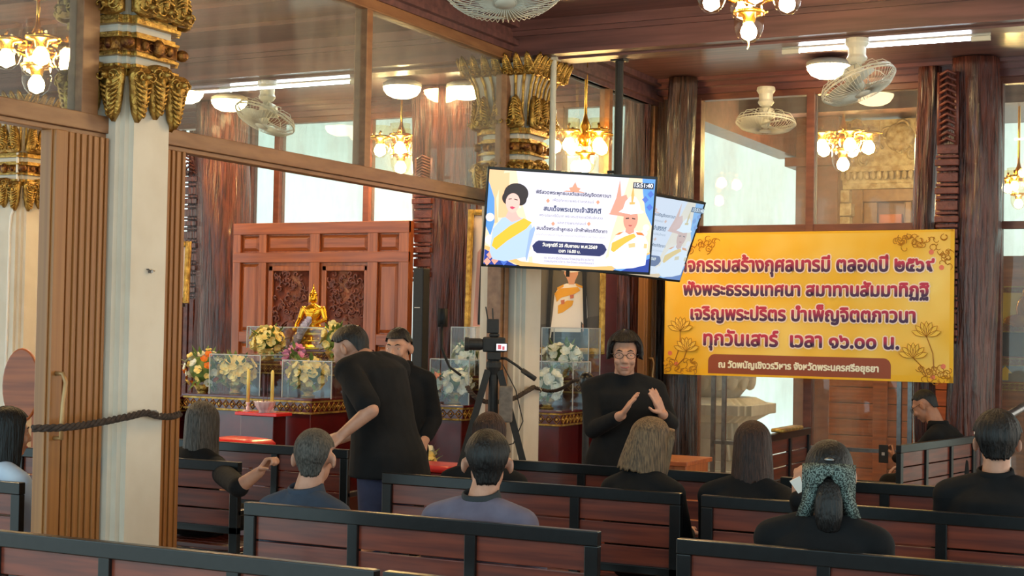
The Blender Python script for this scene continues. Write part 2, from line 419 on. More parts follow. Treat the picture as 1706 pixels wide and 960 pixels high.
def make_pillar(label, loc):
    t = thing('temple_pillar', label, 'pillar', loc, 0, 'white pillars with gilded capitals')
    hw = .185
    MB().rings([square(hw, 0), square(hw, 3.64)]).build('shaft', 'pillar', t)
    b = MB()
    for z0, z1, e in ((2.82, 2.85, .012), (2.85, 2.875, .03), (2.915, 2.93, .03), (2.93, 2.94, .015), (3.0, 3.015, .03), (3.015, 3.03, .016), (3.065, 3.085, .035), (3.085, 3.11, .02)):
        b.rings([square(hw + e, z0), square(hw + e, z1)])
    b.build('moulding', 'gold', t, bevel=.004)
    b = MB().rings([square(hw + .022, 2.94), square(hw + .022, 3.0)])
    for k in range(4):
        b.M = Matrix.Rotation(k * PI / 2, 4, 'Z')
        b.ell((0, -hw - .03, 2.97), (.035, .03, .045), nu=12, nv=8)
        for sg in (-1, 1):
            b.ell((sg * .09, -hw - .025, 2.97), (.02, .018, .026), nu=10, nv=6)
            b.tube([(sg * (.04 + .03 * math.cos(a)), -hw - .024, 2.97 + .02 * math.sin(a)) for a in [i * PI / 4 for i in range(9)]], .004, 5)
            b.ell((sg * (hw + .01), -hw - .01, 2.97), (.035, .035, .03), nu=10, nv=6)
    b.M = None
    b.build('jewel_band', 'golddark', t, smooth=True)
    me = None; mu = None; mf = None
    for k in range(4):
        a = k * PI / 2; Rk = Matrix.Rotation(a, 4, 'Z')
        for i in (-1, 0, 1):
            if me is None:
                o = leaf_mb(.148, .26, .045).build('hanging_leaf', 'gold', t, smooth=True); me = o
            else:
                o = me.copy(); COL.objects.link(o); o.parent = t
            o.matrix_local = Rk @ Matrix.Translation((i * .128, -hw - .005, 2.60 + (.03 if i == 0 else 0))) @ Matrix.Rotation(.10, 4, 'X')
            if mu is None:
                o = leaf_mb(.145, .24, .045).build('upright_leaf', 'gold', t, smooth=True); mu = o
            else:
                o = mu.copy(); COL.objects.link(o); o.parent = t
            o.matrix_local = Rk @ Matrix.Translation((i * .13, -hw - .03, 3.34)) @ Matrix.Rotation(PI, 4, 'Y') @ Matrix.Rotation(.06, 4, 'X')
        for i in range(-3, 4):
            if mf is None:
                o = leaf_mb(.085, .17, .025).build('flaring_leaf', 'gold', t, smooth=True); mf = o
            else:
                o = mf.copy(); COL.objects.link(o); o.parent = t
            o.matrix_local = Rk @ Matrix.Translation((i * .088, -hw - .15, 3.63)) @ Matrix.Rotation(PI, 4, 'Y') @ Matrix.Rotation(-.5, 4, 'X')
    # fluted flare: cream flutes with gilt ribs
    f = MB(); R = []
    for z, e in ((3.10, .0), (3.25, .005), (3.40, .03), (3.50, .07), (3.56, .11)): R.append(square(hw + e, z, .03))
    f.rings(R); f.build('flare', 'pillar', t)
    g = MB()
    for k in range(4):
        g.M = Matrix.Rotation(k * PI / 2, 4, 'Z')
        for i in range(-3, 4):
            x = i * .055; g.tube([(x, -hw - .01, 3.12), (x * 1.03, -hw - .016, 3.27), (x * 1.15, -hw - .045, 3.42), (x * 1.4, -hw - .1, 3.54)], [.008, .009, .011, .014], 6)
    g.M = None
    g.build('gilt_rib', 'gold', t, smooth=True)
    return t
XPIL = -5.005
pil = make_pillar('nearest white pillar with gilded capital and brown rope hung across it', (XPIL, (P1[0] + P1[1]) / 2, 0))
dup(pil, (XPIL, (P2[0] + P2[1]) / 2, 0), 0, 'white pillar with gilded capital right behind the hanging television screens')
dup(pil, (-9.86, 9.80, 0), 0, 'farther white pillar with gilded capital and a white cable down its front')
for k in range(3):
    o = MB().box(-.02, .02, -.006, .006, 0, .01).tube([(0, -.004, .005), (0, -.03, .0), (0, -.04, -.015), (0, -.03, -.03)], .005, 6)
    if k == 0: 
        hk = o.build('rope_hook', 'steel'); hk.location = (-4.82 + .012, 5.66, 1.225); hk.rotation_euler = (0, 0, PI / 2)
        tag(hk, 'small metal hook on the near pillar holding the rope', 'hook')
        h2 = hk.copy(); COL.objects.link(h2); h2.location = (-4.808, 9.86, 1.225)
        h2['label'] = 'small metal hook on the pillar beside the tripod holding the second rope'
# old plaster patch on the near pillar: two screws and a pale stain of filler
o = MB().tube([(-4.818, 5.62, 1.90), (-4.80, 5.62, 1.90)], .008, 8).tube([(-4.818, 5.605, 1.91), (-4.806, 5.60, 1.91), (-4.806, 5.645, 1.905)], .004, 6).build('wall_anchor', 'steel')
tag(o, 'small grey metal anchor sticking out of the near white pillar', 'anchor')
o = MB().tube([(-9.72, 9.60, 3.6), (-9.72, 9.60, 2.9), (-9.69, 9.60, 2.75), (-9.78, 9.60, 2.55), (-9.80, 9.61, 2.4), (-9.80, 9.61, .02)], .012, 6).build('wall_cable', 'white', smooth=True)
tag(o, 'white cable running down the farther gilded pillar at the left', 'cable')

# ================================================================ tree-trunk posts and carved brackets
def trunk(label, u, yy, r, h, mat, seed, taper=.12, flare=.25):
    c = at_y(u, 400, yy); x, y = c.x, yy
    b = MB(); R = []; n = 40
    for i in range(61):
        z = h * i / 60; Q = []
        for k in range(n):
            a = 2 * PI * k / n
            q = V((math.cos(a) * 1.6, math.sin(a) * 1.6, z * .8 + seed))
            rr = r * (1 - taper * z / h + flare * math.exp(-z * 2.2)) * (1 + .12 * mnoise.noise(q) + .06 * mnoise.noise(q * 3.1) + .05 * mnoise.noise(V((math.cos(a) * 6, math.sin(a) * 6, z * .9 + seed))))
            Q.append((x + rr * math.cos(a) + .03 * math.sin(z * 1.3 + seed), y + rr * math.sin(a), z))
        R.append(Q)
    b.rings(R)
    o = tag(b.build('trunk_post', mat, smooth=True), label, 'wooden post', 'lacquered tree trunk posts')
    ROOT[o.name] = Matrix.Identity(4)
    return o
def bracket(par, u, yy, z0, z1, w, mat='carve', lean=0):
    c = at_y(u, 400, yy)
    h = z1 - z0; T = Matrix.Translation((c.x, yy, z0))
    b = MB(); b.M = T
    k0 = b.box(-w * .4, w * .4, -.02, .22, 0, h).build('carved_bracket', 'trunk', par, bevel=.005)
    b = MB(); b.M = T; z = .02; k = 0
    while z < h * .72:
        s = (.028, .05, .022, .075)[k % 4]; e = (.03, .055, .04, .02)[k % 4]
        b.box(-w * .5 - e * .3, w * .5 + e * .3, -.03 - e, -.02, z, z + s); z += s + .012; k += 1
    b.build('stepped_moulding', mat, k0, bevel=.006)
    b = MB(); b.M = T
    for i in range(12):
        f = i / 11; zz = h * (.74 + .25 * f); dx = lean * f * .3
        b.tube([(dx - w * .4, -.05, zz), (dx, -.075, zz + .03), (dx + w * .4, -.05, zz)], .012, 6)
    b.bar((-w * .45, -.03, h * .73), (-w * .45 + lean * .3, -.03, h), .03, .05, (0, 1, 0)).bar((w * .45, -.03, h * .73), (w * .45 + lean * .3, -.03, h), .03, .05, (0, 1, 0))
    b.build('naga_scales', mat, k0, smooth=True)
trunk('dark slim trunk post in the corner above the second screen', 1135, 12.25, .13, 3.86, 'trunkdark', 1.0, .05)
t1 = trunk('thick glossy trunk post at the right behind the yellow banner', 1622, 12.22, .185, 3.86, 'trunk', 4.2, .02, .1)
trunk('thin knobbly trunk post beside the thick one, above the banner', 1543, 12.36, .085, 3.86, 'trunk', 8.2, -.1)
t2 = trunk('massive brown trunk post left of the carved teak screen', 371, 12.1, .27, 3.86, 'trunk', 12.3, .05, .1)
t3 = trunk('massive rough trunk post behind the black column speaker', 738, 12.1, .265, 3.86, 'trunk', 17.7, -.14, .1)
trunk('reddish trunk post between the framed portrait and the yellow banner', 1056, 12.33, .12, 3.86, 'trunk', 21.1, .05)
trunk('reddish trunk post glimpsed left of the folding door at far left', 66, 12.2, .2, 3.86, 'trunk', 25.1, .05)
bracket(t1, 1579, 12.08, 1.6, 3.74, .15)
bracket(t2, 322, 12.0, 1.9, 3.6, .17, 'trunk', -.7)
bracket(t3, 708, 11.86, 2.05, 3.2, .17)

# ================================================================ beyond the glass
struct('wall_back', MB().box(-22, 8, 24.0, 24.2, 0, 9), 'white')
b = MB().box(-4.9, 2.5, 12.7, 17.4, 4.05, 4.15).box(-5.0, -4.75, 12.7, 16.4, 3.62, 4.05).box(-4.9, 2.5, 14.2, 14.45, 3.8, 4.05)
trim(b, 'ceiling')
trim(MB().box(-4.75, -4.28, 16.2, 16.5, 0, 4.05).box(-4.85, -4.2, 16.1, 16.55, 3.5, 3.6), 'framer', .005)
# carved gate with pediment
GX = at_y(1468, 300, 16.45).x
g = thing('carved_gate', 'ornate carved gate with gilded pediment seen through the back glass', 'gate', (GX, 16.45, 0))
b = MB().box(-.72, .9, -.05, .2, 3.32, 3.44).box(-.78, .95, -.12, .2, 3.44, 3.5).box(-.7, .9, -.02, .2, 3.5, 4.02).box(-.7, .9, -.03, .2, 3.26, 3.32)
for k in range(25): b.ell((-.74 + k * .068, -.13, 3.40), (.03, .03, .05), nu=8, nv=6)
b.build('lintel', 'gatestone', g, smooth=False)
b = MB(); rnd = random.Random(3)
for k in range(30):
    x = -.62 + 1.45 * rnd.random(); z = 3.55 + .42 * rnd.random(); rr = .05 + .05 * rnd.random()
    b.tube([(x + rr * (1 - i / 12) * math.cos(i * .7), -.04, z + rr * (1 - i / 12) * math.sin(i * .7)) for i in range(10)], .016, 6)
b.ell((.2, -.02, 3.82), (.16, .08, .16)).ell((-.15, -.02, 3.86), (.14, .06, .10)).ell((.55, -.02, 3.86), (.14, .06, .10))
b.build('pediment_relief', 'gatestone', g, smooth=True)
for x in (-.5, .9):
    b = MB()
    for i in range(22): e = (.05, .02, 0, .03)[i % 4] + (.04 if i > 18 else 0); b.box(x - .12 - e, x + .12 + e, -.06 - e, .18, i * .148, i * .148 + .14)
    b.build('gate_column', 'gatestone', g, bevel=.01)
b = MB().box(-.34, -.2, 0, .15, 0, 3.26).box(.66, .8, 0, .15, 0, 3.26).box(-.2, .66, 0, .15, 3.12, 3.26).box(-.2, .66, .05, .12, 0, .9).box(-.2, -.05, .04, .12, .9, 3.12).box(.25, .32, .04, .12, .9, 3.12)
b.build('door_frame', 'frame', g, bevel=.01)
MB().box(-.2, .66, .10, .12, .9, 3.12).build('door_leaf', 'framer', g)
o = MB().box(GX - .02, GX + .22, 16.47, 16.53, 2.45, 2.98).build('wall_painting', pm('orange_painting', (206, 120, 76), .6, rgb2=(176, 90, 60), scale=3))
tag(o, 'orange painting hanging inside the carved gate behind the back glass', 'painting')
# timber low wall and marble pedestal behind the lower panes
b = MB()
for k in range(9): b.box(-4.0, -1.6, 14.9, 14.95 + .012 * (k % 2), .02 + k * .16, .17 + k * .16)
b.box(-4.0, -1.6, 14.95, 15.05, 0, 1.46)
for x in (-3.55, -2.6): b.box(x, x + .14, 14.87, 14.9, 0, 1.46)
tag(b.build('timber_screen', 'panelh', bevel=.004), 'low brown plank screen behind the glass under the yellow banner', 'screen')
p = thing('marble_pedestal', 'white stepped marble lotus pedestal behind the glass left of the plank screen', 'pedestal', (-4.95, 14.2, 0))
b = MB()
for z0, z1, a, c in ((0, .12, .75, .75), (.12, .2, .68, .62), (.2, .34, .58, .58), (.34, .42, .5, .44), (.42, .62, .38, .34), (.62, .78, .32, .30), (.78, .86, .34, .46), (.86, .96, .50, .50), (.96, 1.02, .44, .34)):
    b.rings([square(a, z0, .05), square(c, z1, .05)])
b.build('stepped_base', 'marble', p, bevel=.008)
b = MB().lathe([(.22, 1.0), (.30, 1.1), (.40, 1.22), (.42, 1.3), (.36, 1.36), (.1, 1.38)], n=28)
for k in range(16):
    a = k * PI / 8; b.ell((.35 * math.cos(a), .35 * math.sin(a), 1.2), (.07, .05, .11), Matrix.Rotation(a + PI / 2, 3, 'Z'), nu=10, nv=6)
b.build('lotus_bowl', 'marble', p, smooth=True)

# ================================================================ teak screen with two carved leaves
SY, SH = 11.70, 2.62
SX0, SX1 = at_y(392, 420, SY).x, at_y(684, 420, SY).x
s = thing('teak_screen', 'tall teak screen with two carved panels behind the golden Buddha', 'screen', ((SX0 + SX1) / 2, SY, 0))
u = (SX1 - SX0) / 1235.0
def sx(z): return (z - 245) * u - (SX1 - SX0) / 2
def sz(z): return SH - (z - 128) * u
b = MB().box(sx(245), sx(1480), .0, .05, 0, SH)
b.build('back_board', 'panel', s)
for x0, x1 in ((245, 300), (438, 490), (805, 872), (1205, 1272), (1415, 1480)):
    MB().box(sx(x0), sx(x1), -.035, 0, 0, SH).build('stile', 'panel', s, bevel=.005)
for y0, y1 in ((128, 197), (303, 365)): MB().box(sx(245), sx(1480), -.038, 0, sz(y1), sz(y0)).build('cross_rail', 'panelh', s, bevel=.005)
for x0, x1 in ((300, 438), (1272, 1415)): MB().box(sx(x0), sx(x1), -.034, 0, sz(842), sz(778)).build('cross_rail', 'panelh', s, bevel=.005)
MB().box(sx(245), sx(1480), -.04, 0, 0, .12).build('cross_rail', 'panelh', s, bevel=.005)
for x0, x1, y0, y1 in ((300, 438, 197, 303), (490, 805, 197, 303), (872, 1205, 197, 303), (1272, 1415, 197, 303), (300, 438, 365, 778), (1272, 1415, 365, 778), (300, 438, 842, 1250), (1272, 1415, 842, 1250)):
    X0, X1, Z0, Z1 = sx(x0) + .012, sx(x1) - .012, sz(y1) + .012, sz(y0) - .012; e = .03
    MB().add([(X0, -.004, Z0), (X1, -.004, Z0), (X1, -.004, Z1), (X0, -.004, Z1), (X0 + e, -.026, Z0 + e), (X1 - e, -.026, Z0 + e), (X1 - e, -.026, Z1 - e), (X0 + e, -.026, Z1 - e)],
             [(4, 5, 6, 7), (0, 1, 5, 4), (1, 2, 6, 5), (2, 3, 7, 6), (3, 0, 4, 7)]).build('raised_panel', 'panel' if y1 - y0 > 150 else 'panelh', s)
rnd = random.Random(11)
for x0, x1 in ((540, 800), (922, 1182)):
    b = MB(); X0, X1, Z1, Z0 = sx(x0), sx(x1), sz(415), sz(1180)
    b.box(X0 - .05, X0, -.03, 0, Z0, Z1 + .05).box(X1, X1 + .035, -.03, 0, Z0, Z1 + .05).box(X0 - .05, X1 + .035, -.03, 0, Z1, Z1 + .05)
    fr_ = b.build('carved_leaf', 'panel', s, bevel=.006)
    b = MB().box(X0, X1, -.006, 0, Z0, Z1)
    xm = (X0 + X1) / 2
    for k in range(190):
        x = X0 + .02 + (X1 - X0 - .04) * rnd.random(); z = Z0 + .02 + (Z1 - Z0 - .04) * rnd.random()
        if ((x - xm) / .17) ** 2 + ((z - sz(840)) / .28) ** 2 < 1: continue
        rr = .022 + .02 * rnd.random(); a0 = rnd.random() * 6.28; sg = rnd.choice((-1, 1))
        b.tube([(min(max(x + rr * (1 - i / 11) * math.cos(a0 + sg * i * .65), X0), X1), -.014 - .001 * i, z + rr * (1 - i / 11) * math.sin(a0 + sg * i * .65)) for i in range(9)], [.010] * 8 + [.004], 5)
    pts = [(xm + .15 * math.cos(a), -.02, sz(830) + .20 * math.sin(a)) for a in [PI * i / 14 for i in range(15)]]
    b.tube(pts, .012, 6).tube([(p[0] * .82 + xm * .18, p[1], p[2] - .02) for p in pts], .008, 6)
    zc = sz(735)
    b.ell((xm + .01, -.02, zc), (.045, .03, .055)).ell((xm + .01, -.02, zc + .06), (.025, .02, .035)).cap((xm, -.02, zc - .08), .055, (xm, -.02, zc - .24), .04)
    b.cap((xm - .06, -.03, zc - .10), .022, (xm - .11, -.03, zc - .22), .018).cap((xm - .11, -.03, zc - .22), .018, (xm - .02, -.04, zc - .27), .016)
    b.cap((xm + .06, -.03, zc - .10), .022, (xm + .12, -.03, zc - .20), .018).cap((xm - .13, -.02, zc - .31), .04, (xm + .12, -.02, zc - .30), .04)
    b.build('scroll_relief', 'carve', fr_, smooth=True)

# ================================================================ accordion folding doors
def accordion(name, label, x, y, n, dy, h, handle_side=-1, post=True):
    t = thing(name, label, 'folding door', (x, y, 0), 0, 'brown accordion folding doors')
    b = MB()
    for k in range(n):
        e = (.0, .008, .003, .012)[k % 4]
        b.box(-.03, .06 + e, k * dy + .001, (k + 1) * dy - .001, .01, h)
    b.build('folds', 'stack', t, bevel=.003)
    if post:
        p = MB().box(.0, .08, -.075, 0, .01, h).box(-.005, .06, -.085, -.075, .01, h).build('lead_post', 'stack', t, bevel=.004)
        hd = MB().tube([(.08, -.04, 1.13), (.12, -.04, 1.13), (.13, -.05, 1.18), (.12, -.035, 1.28), (.13, -.03, 1.38), (.12, -.04, 1.42), (.08, -.04, 1.42)], .011, 8)
        hd.build('handle', 'handle', p, smooth=True)
    return t
accordion('folding_door', 'brown folded accordion door with handle, left of the near pillar', PX + .0, 5.135, 14, .020, 2.52)
accordion('folding_door', 'brown ridged folded door edge, right of the near pillar', PX - .02, 5.83, 9, .020, 2.52, post=False)
accordion('folding_door', 'brown folded door with handles, left of the yellow banner', PX + .05, 12.16, 9, .02, 2.52)

# ================================================================ lamps and fans
def dome_light(loc, label, r=.17, power=22):
    t = thing('ceiling_dome_light', label, 'ceiling light', loc, 0, 'glowing dome ceiling lights')
    MB().lathe([(r * .8, .05), (r * 1.02, .03), (r * 1.04, .0), (r * .98, -.005)], n=28).build('metal_rim', 'cream', t, smooth=True)
    MB().lathe([(r, 0), (r * .97, -.03), (r * .8, -.07), (r * .5, -.095), (.02, -.105)], n=28).build('glass_bowl', 'dome', t, smooth=True)
    return t
DL = [(1380, 118, 3.80, 'glowing dome light behind the larger fan over the yellow banner'),
      (670, 153, 3.80, 'glowing dome light above the rough trunk, seen through the partition glass'),
      (776, 155, 3.80, 'glowing dome light beside the gilded capital, half behind it'),
      (382, 176, 3.80, 'glowing dome light behind the fan beyond the partition glass'),
      (308, 162, 3.80, 'glowing dome light just right of the near gilded capital')]
for u_, v_, z_, l_ in DL:
    p = at_z(u_, v_ - 8, z_); dome_light((p.x, p.y, z_), l_)
p = at_z(1528, 205, 4.0); dome_light((p.x, p.y, 4.0), 'glowing dome light outside, above the carved gate', .2)
# extra dome lights added out of view to brighten the altar room and hall
for x_, y_, l_ in ((-8.6, 7.3, 'added unseen dome light over the far part of the altar room ceiling'), (-6.7, 7.3, 'added unseen dome light over the altar room bench row'), (-3.2, 7.2, 'added unseen dome light over the middle of the hall'), (-1.0, 7.2, 'added unseen dome light over the right benches'), (-3.2, 3.6, 'added unseen dome light over the nearest benches')):
    dome_light((x_, y_, 3.80), l_)
def tube_light(u0, v0, u1, v1, y, label, power=40):
    a, b = at_y(u0, v0, y), at_y(u1, v1, y); c = (a + b) / 2; L = (b - a).length; z = 3.595
    t = thing('tube_light', label, 'tube light', (c.x, y, z), 0, 'white tube lights under the beams')
    MB().box(-L / 2 - .12, L / 2 + .12, -.008, .008, .004, .02).box(-L / 2 - .12, -L / 2, -.014, .014, -.03, .0).box(L / 2, L / 2 + .12, -.014, .014, -.03, 0).build('batten', 'cream', t)
    b_ = MB().tube([(-L / 2, 0, -.012), (L / 2, 0, -.012)], .011, 10)
    b_.build('glowing_tube', 'led', t, smooth=True)
tube_light(1332, 88, 1618, 68, 9.93, 'white LED tube light under the beam behind the larger fan')
tube_light(385, 147, 584, 136, 9.93, 'white tube light under the beam beyond the partition glass')

def make_fan(label, loc, rz, tilt, head_dir=0, R=.235, neck=.22):
    t = thing('orbit_fan', label, 'fan', loc, rz, 'cream ceiling fans with wire cages')
    MB().lathe([(.075, 0), (.08, -.03), (.06, -.06), (.058, -.11), (.07, -.13), (.05, -.16), (.03, -.17)], n=20).box(-.06, .06, -.05, .05, -.02, 0).build('ceiling_mount', 'cream', t, smooth=False, bevel=.004)
    b = MB().tube([(0, 0, -.15), (0, .02, -.19), (0, .03, -neck)], .022, 10); b.build('neck', 'cream', t, smooth=True)
    T = Matrix.Translation((0, .03, -neck - .03)) @ Matrix.Rotation(head_dir, 4, 'Z') @ Matrix.Rotation(tilt, 4, 'X')
    b = MB(); b.M = T
    b.lathe([(.02, .075), (.06, .07), (.072, .04), (.07, .0), (.045, -.02), (.03, -.03)], n=20).build('motor', 'cream', t, smooth=True)
    # cage: front on -z
    b = MB(); b.M = T
    def ringpts(r, z, n=48): return [(r * math.cos(2 * PI * k / n), r * math.sin(2 * PI * k / n), z) for k in range(n)]
    b.tube(ringpts(R, -.055), .007, 6, closed=True).tube(ringpts(R * .97, -.03), .006, 6, closed=True).tube(ringpts(.05, -.125, 20), .004, 5, closed=True)
    for k in range(56):
        a = 2 * PI * k / 56; cs, sn = math.cos(a), math.sin(a)
        b.tube([(r * cs, r * sn, z) for r, z in ((.05, -.125), (R * .55, -.122), (R * .85, -.10), (R * 1.02, -.06), (R * 1.0, -.035))], .0022, 4)
    for k in range(12):
        a = 2 * PI * k / 12; cs, sn = math.cos(a), math.sin(a)
        b.tube([(r * cs, r * sn, z) for r, z in ((.06, .03), (R * .5, .045), (R * .85, .02), (R * 1.0, -.03))], .003, 4)
    b.lathe([(.05, -.122), (.045, -.13), (.01, -.134)], n=20)
    b.build('wire_cage', 'cream', t, smooth=True)
    b = MB(); b.M = T; b.lathe([(.035, -.03), (.04, -.08), (.015, -.10)], n=16).build('hub', 'cream', t, smooth=True)
    for k in range(3):
        b = MB(); b.M = T @ Matrix.Rotation(k * 2 * PI / 3 + .5, 4, 'Z')
        Q = []
        for i in range(9):
            f = i / 8; x = .03 + (R * .86 - .03) * f; w_ = .035 + .075 * math.sin(PI * min(1, f * .75 + .18)); tw = .035 * (1 - f * .4)
            Q.append([(x, -w_, -.065 - tw), (x, 0, -.06), (x, w_, -.065 + tw), (x, w_, -.062 + tw), (x, 0, -.057), (x, -w_, -.062 - tw)])
        b.rings(Q).build('fan_blade', 'cream', t, smooth=True)
    return t
p = at_z(1430, 66, 3.605); make_fan('larger cream fan hanging from the beam above the yellow banner', (p.x, 9.77, 3.605), math.radians(27), .42, -2.21, .25)
p = at_y(1280, 136, 12.36); make_fan('smaller cream fan hanging near the back glass wall, tilted almost flat', (p.x, 12.30, 3.75), math.radians(10), .12, 2.9, .25)
p = at_z(418, 128, 3.605); make_fan('cream fan hanging beyond the partition glass, right of the near capital', (p.x, 9.77, 3.605), math.radians(27), .42, 2.21, .25)
p = at_d(840, -28, 6.6); make_fan('cream fan cropped by the top edge, only its lower cage showing', (p.x, p.y, 3.62), math.radians(27), .30, 3.3, .26, 3.62 - p.z - .06)

def chandelier(loc, label, arms=4, ztop=3.6, R=.26, power=14, rz=.3, s=1.0, tail=False):
    t = thing('chandelier', label, 'chandelier', loc, rz, 'brass chandeliers with clear glass lamps')
    zt = ztop - loc[2]
    b = MB().lathe([(.01, -.02), (.05, .0), (.065, .04), (.03, .09), (.045, .14), (.02, .2), (.012, .24), (.012, zt - .03), (.06, zt - .02), (.06, zt)], n=16)
    b.build('brass_stem', 'brass', t, smooth=True)
    spots = [(0, 0, -.06)]
    for k in range(arms):
        a = 2 * PI * k / arms; cs, sn = math.cos(a), math.sin(a)
        b = MB().tube([(r * cs, r * sn, z) for r, z in ((.03, .05), (R * .4, -.01), (R * .75, .02), (R, .10), (R * 1.02, .13), (R * .95, .15))], .010, 8)
        b.tube([(R * .5 * cs + .04 * cs * math.cos(i * .8), R * .5 * sn + .04 * sn * math.cos(i * .8), .06 + .04 * math.sin(i * .8)) for i in range(8)], .007, 6)
        b.build('brass_arm', 'brass', t, smooth=True)
        spots.append((R * cs, R * sn, .10))
    for x, y, z in spots:
        T = Matrix.Translation((x, y, z)) @ Matrix.Scale(s, 4)
        b = MB(); b.M = T
        b.lathe([(.075, .0), (.078, -.012), (.07, -.02), (.035, -.025), (.028, -.055), (.02, -.06)], n=20)
        for k in range(3): b.tube([(.076 * math.cos(k * 2.1), .076 * math.sin(k * 2.1), -.006), (.09 * math.cos(k * 2.1), .09 * math.sin(k * 2.1), -.006)], .006, 6)
        gal = b.build('lamp_gallery', 'brass', t, smooth=True)
        b = MB(); b.M = T
        b.lathe([(.072, .07), (.07, .0), (.073, -.05), (.07, -.09), (.055, -.125), (.03, -.15), (.003, -.155)], n=24).build('glass_shade', 'lampglass', gal, smooth=True)
        b = MB(); b.M = T
        b.lathe([(.012, -.05), (.02, -.06), (.036, -.085), (.04, -.105), (.032, -.13), (.004, -.145)], n=16).build('bulb', 'bulb', gal, smooth=True)
    if tail:
        MB().tube([(-.03, .0, -.13), (-.025, .0, -.2), (.0, 0, -.235), (.0, 0, -.26), (-.008, 0, -.275)], .004, 6).build('pull_cord', 'cream', t)
    return t
p = at_d(1248, 18, 8.3); chandelier((p.x, p.y, p.z + .06), 'brass chandelier with glass lamps cropped by the top edge, nearest', 4, 3.86, .21, 34, math.radians(27), 1.15, True)
p = at_d(62, 92, 10.2); chandelier((p.x, p.y, p.z), 'brass chandelier glowing behind the glass at the top left', 4, 3.86, .20, 30, .9, 1.4)
p = at_d(1405, 238, 14.6); chandelier((p.x, p.y, p.z), 'brass chandelier glowing behind the back glass in front of the gate', 5, 4.05, .24, 24, .2, 1.5)
p = at_d(668, 245, 14.3); chandelier((p.x, p.y, p.z), 'brass chandelier glowing beyond the partition, left of the rough trunk', 4, 3.86, .2, 24, .5, 1.35)
p = at_d(975, 240, 12.0); chandelier((p.x, p.y, p.z), 'brass chandelier glowing beyond the glass above the first screen', 4, 3.86, .17, 24, 1.1, 1.2)
p = at_d(1697, 312, 14.4); chandelier((p.x, p.y, p.z), 'small chandelier glowing behind the glass at the right edge', 3, 4.05, .14, 8, .4)

# ================================================================ flat printed pictures: helpers
_tc = {}
def text_mesh(body, mb, cx, cz, width, y=0, bold=0.0, hscale=1.0, align='C', height=None):
    """lettering flat in the xz plane facing -y, centred on (cx, cz) at the mid-height of its consonants"""
    c = bpy.data.curves.new('t', 'FONT'); c.body = body; c.size = 1
    o = bpy.data.objects.new('t', c); COL.objects.link(o)
    dg = bpy.context.evaluated_depsgraph_get(); me = bpy.data.meshes.new_from_object(o.evaluated_get(dg))
    vs = [v.co.copy() for v in me.vertices]; fs = [tuple(p.vertices) for p in me.polygons]
    bpy.data.objects.remove(o); bpy.data.curves.remove(c); bpy.data.meshes.remove(me)
    x0 = min(v.x for v in vs); x1 = max(v.x for v in vs); k = width / (x1 - x0); xm = (x0 + x1) / 2
    offs = [(0, 0)]
    if bold:
        offs += [(bold * math.cos(a), bold * math.sin(a)) for a in [i * PI / 4 for i in range(8)]]
    for j, (dx, dz) in enumerate(offs):
        mb.add([(cx + (v.x - xm) * k + dx, y - .00004 * j, cz + (v.y - .27) * k * hscale + dz) for v in vs], fs)
    return k
def disc(cx, cz, rx, rz, n=24, a0=0, a1=2 * PI):
    return [(cx + rx * math.cos(a0 + (a1 - a0) * i / (n if a1 - a0 > 6.2 else n - 1)), cz + rz * math.sin(a0 + (a1 - a0) * i / (n if a1 - a0 > 6.2 else n - 1))) for i in range(n)]
def rrect(x0, x1, z0, z1, r):
    P = []
    for cx, cz, a in ((x1 - r, z0 + r, -PI / 2), (x1 - r, z1 - r, 0), (x0 + r, z1 - r, PI / 2), (x0 + r, z0 + r, PI)):
        P += [(cx + r * math.cos(a + i * PI / 10), cz + r * math.sin(a + i * PI / 10)) for i in range(6)]
    return P
class Flat:
    """flat print: each layer a polygon a hair in front of the last, facing -y"""
    def __init__(s, W, H, y0): s.W, s.H, s.y = W, H, y0; s.k = 0
    def P(s, pts): return [((p[0] - .5) * s.W, (.5 - p[1]) * s.H) for p in pts]
    def layer(s): s.k += 1; return s.y - .0006 * s.k
    def poly(s, mb, pts, lift=0, raw=False):
        q = pts if raw else s.P(pts); y = s.layer()
        mb.add([(x, y, z) for x, z in q], [tuple(range(len(q)))])
def emc(rgb, st=1.0, rough=.15):
    key = (rgb, st)
    if key not in _tc:
        m, nt, b = _nt('screen_%d_%d_%d' % rgb); b.inputs['Base Color'].default_value = (.02, .02, .02, 1); b.inputs['Roughness'].default_value = .2
        b.inputs['Emission Color'].default_value = (*lin(rgb), 1); b.inputs['Emission Strength'].default_value = st
        _tc[key] = m
    return _tc[key]
def flc(rgb, rough=.5):
    key = (rgb, 'f', rough)
    if key not in _tc: _tc[key] = pm('print_%d_%d_%d' % rgb, rgb, rough)
    return _tc[key]

def words_build(mb, name, mat, parent, gap=.03):
    """one mesh per word: faces parted where the line of lettering has a wide gap"""
    iv = sorted((min(mb.v[i][0] for i in f), max(mb.v[i][0] for i in f)) for f in mb.f); cuts = []; e = iv[0][1]
    for a, b_ in iv:
        if a - e > gap: cuts.append((a + e) / 2)
        e = max(e, b_)
    for k in range(len(cuts) + 1):
        lo = cuts[k - 1] if k else -99; hi = cuts[k] if k < len(cuts) else 99
        fs = [f for f in mb.f if lo <= mb.v[f[0]][0] < hi]; idx = {}; vs = []
        for f in fs:
            for i in f:
                if i not in idx: idx[i] = len(vs); vs.append(mb.v[i])
        m = MB(); m.v = vs; m.f = [tuple(idx[i] for i in f) for f in fs]; m.build(name, mat, parent)

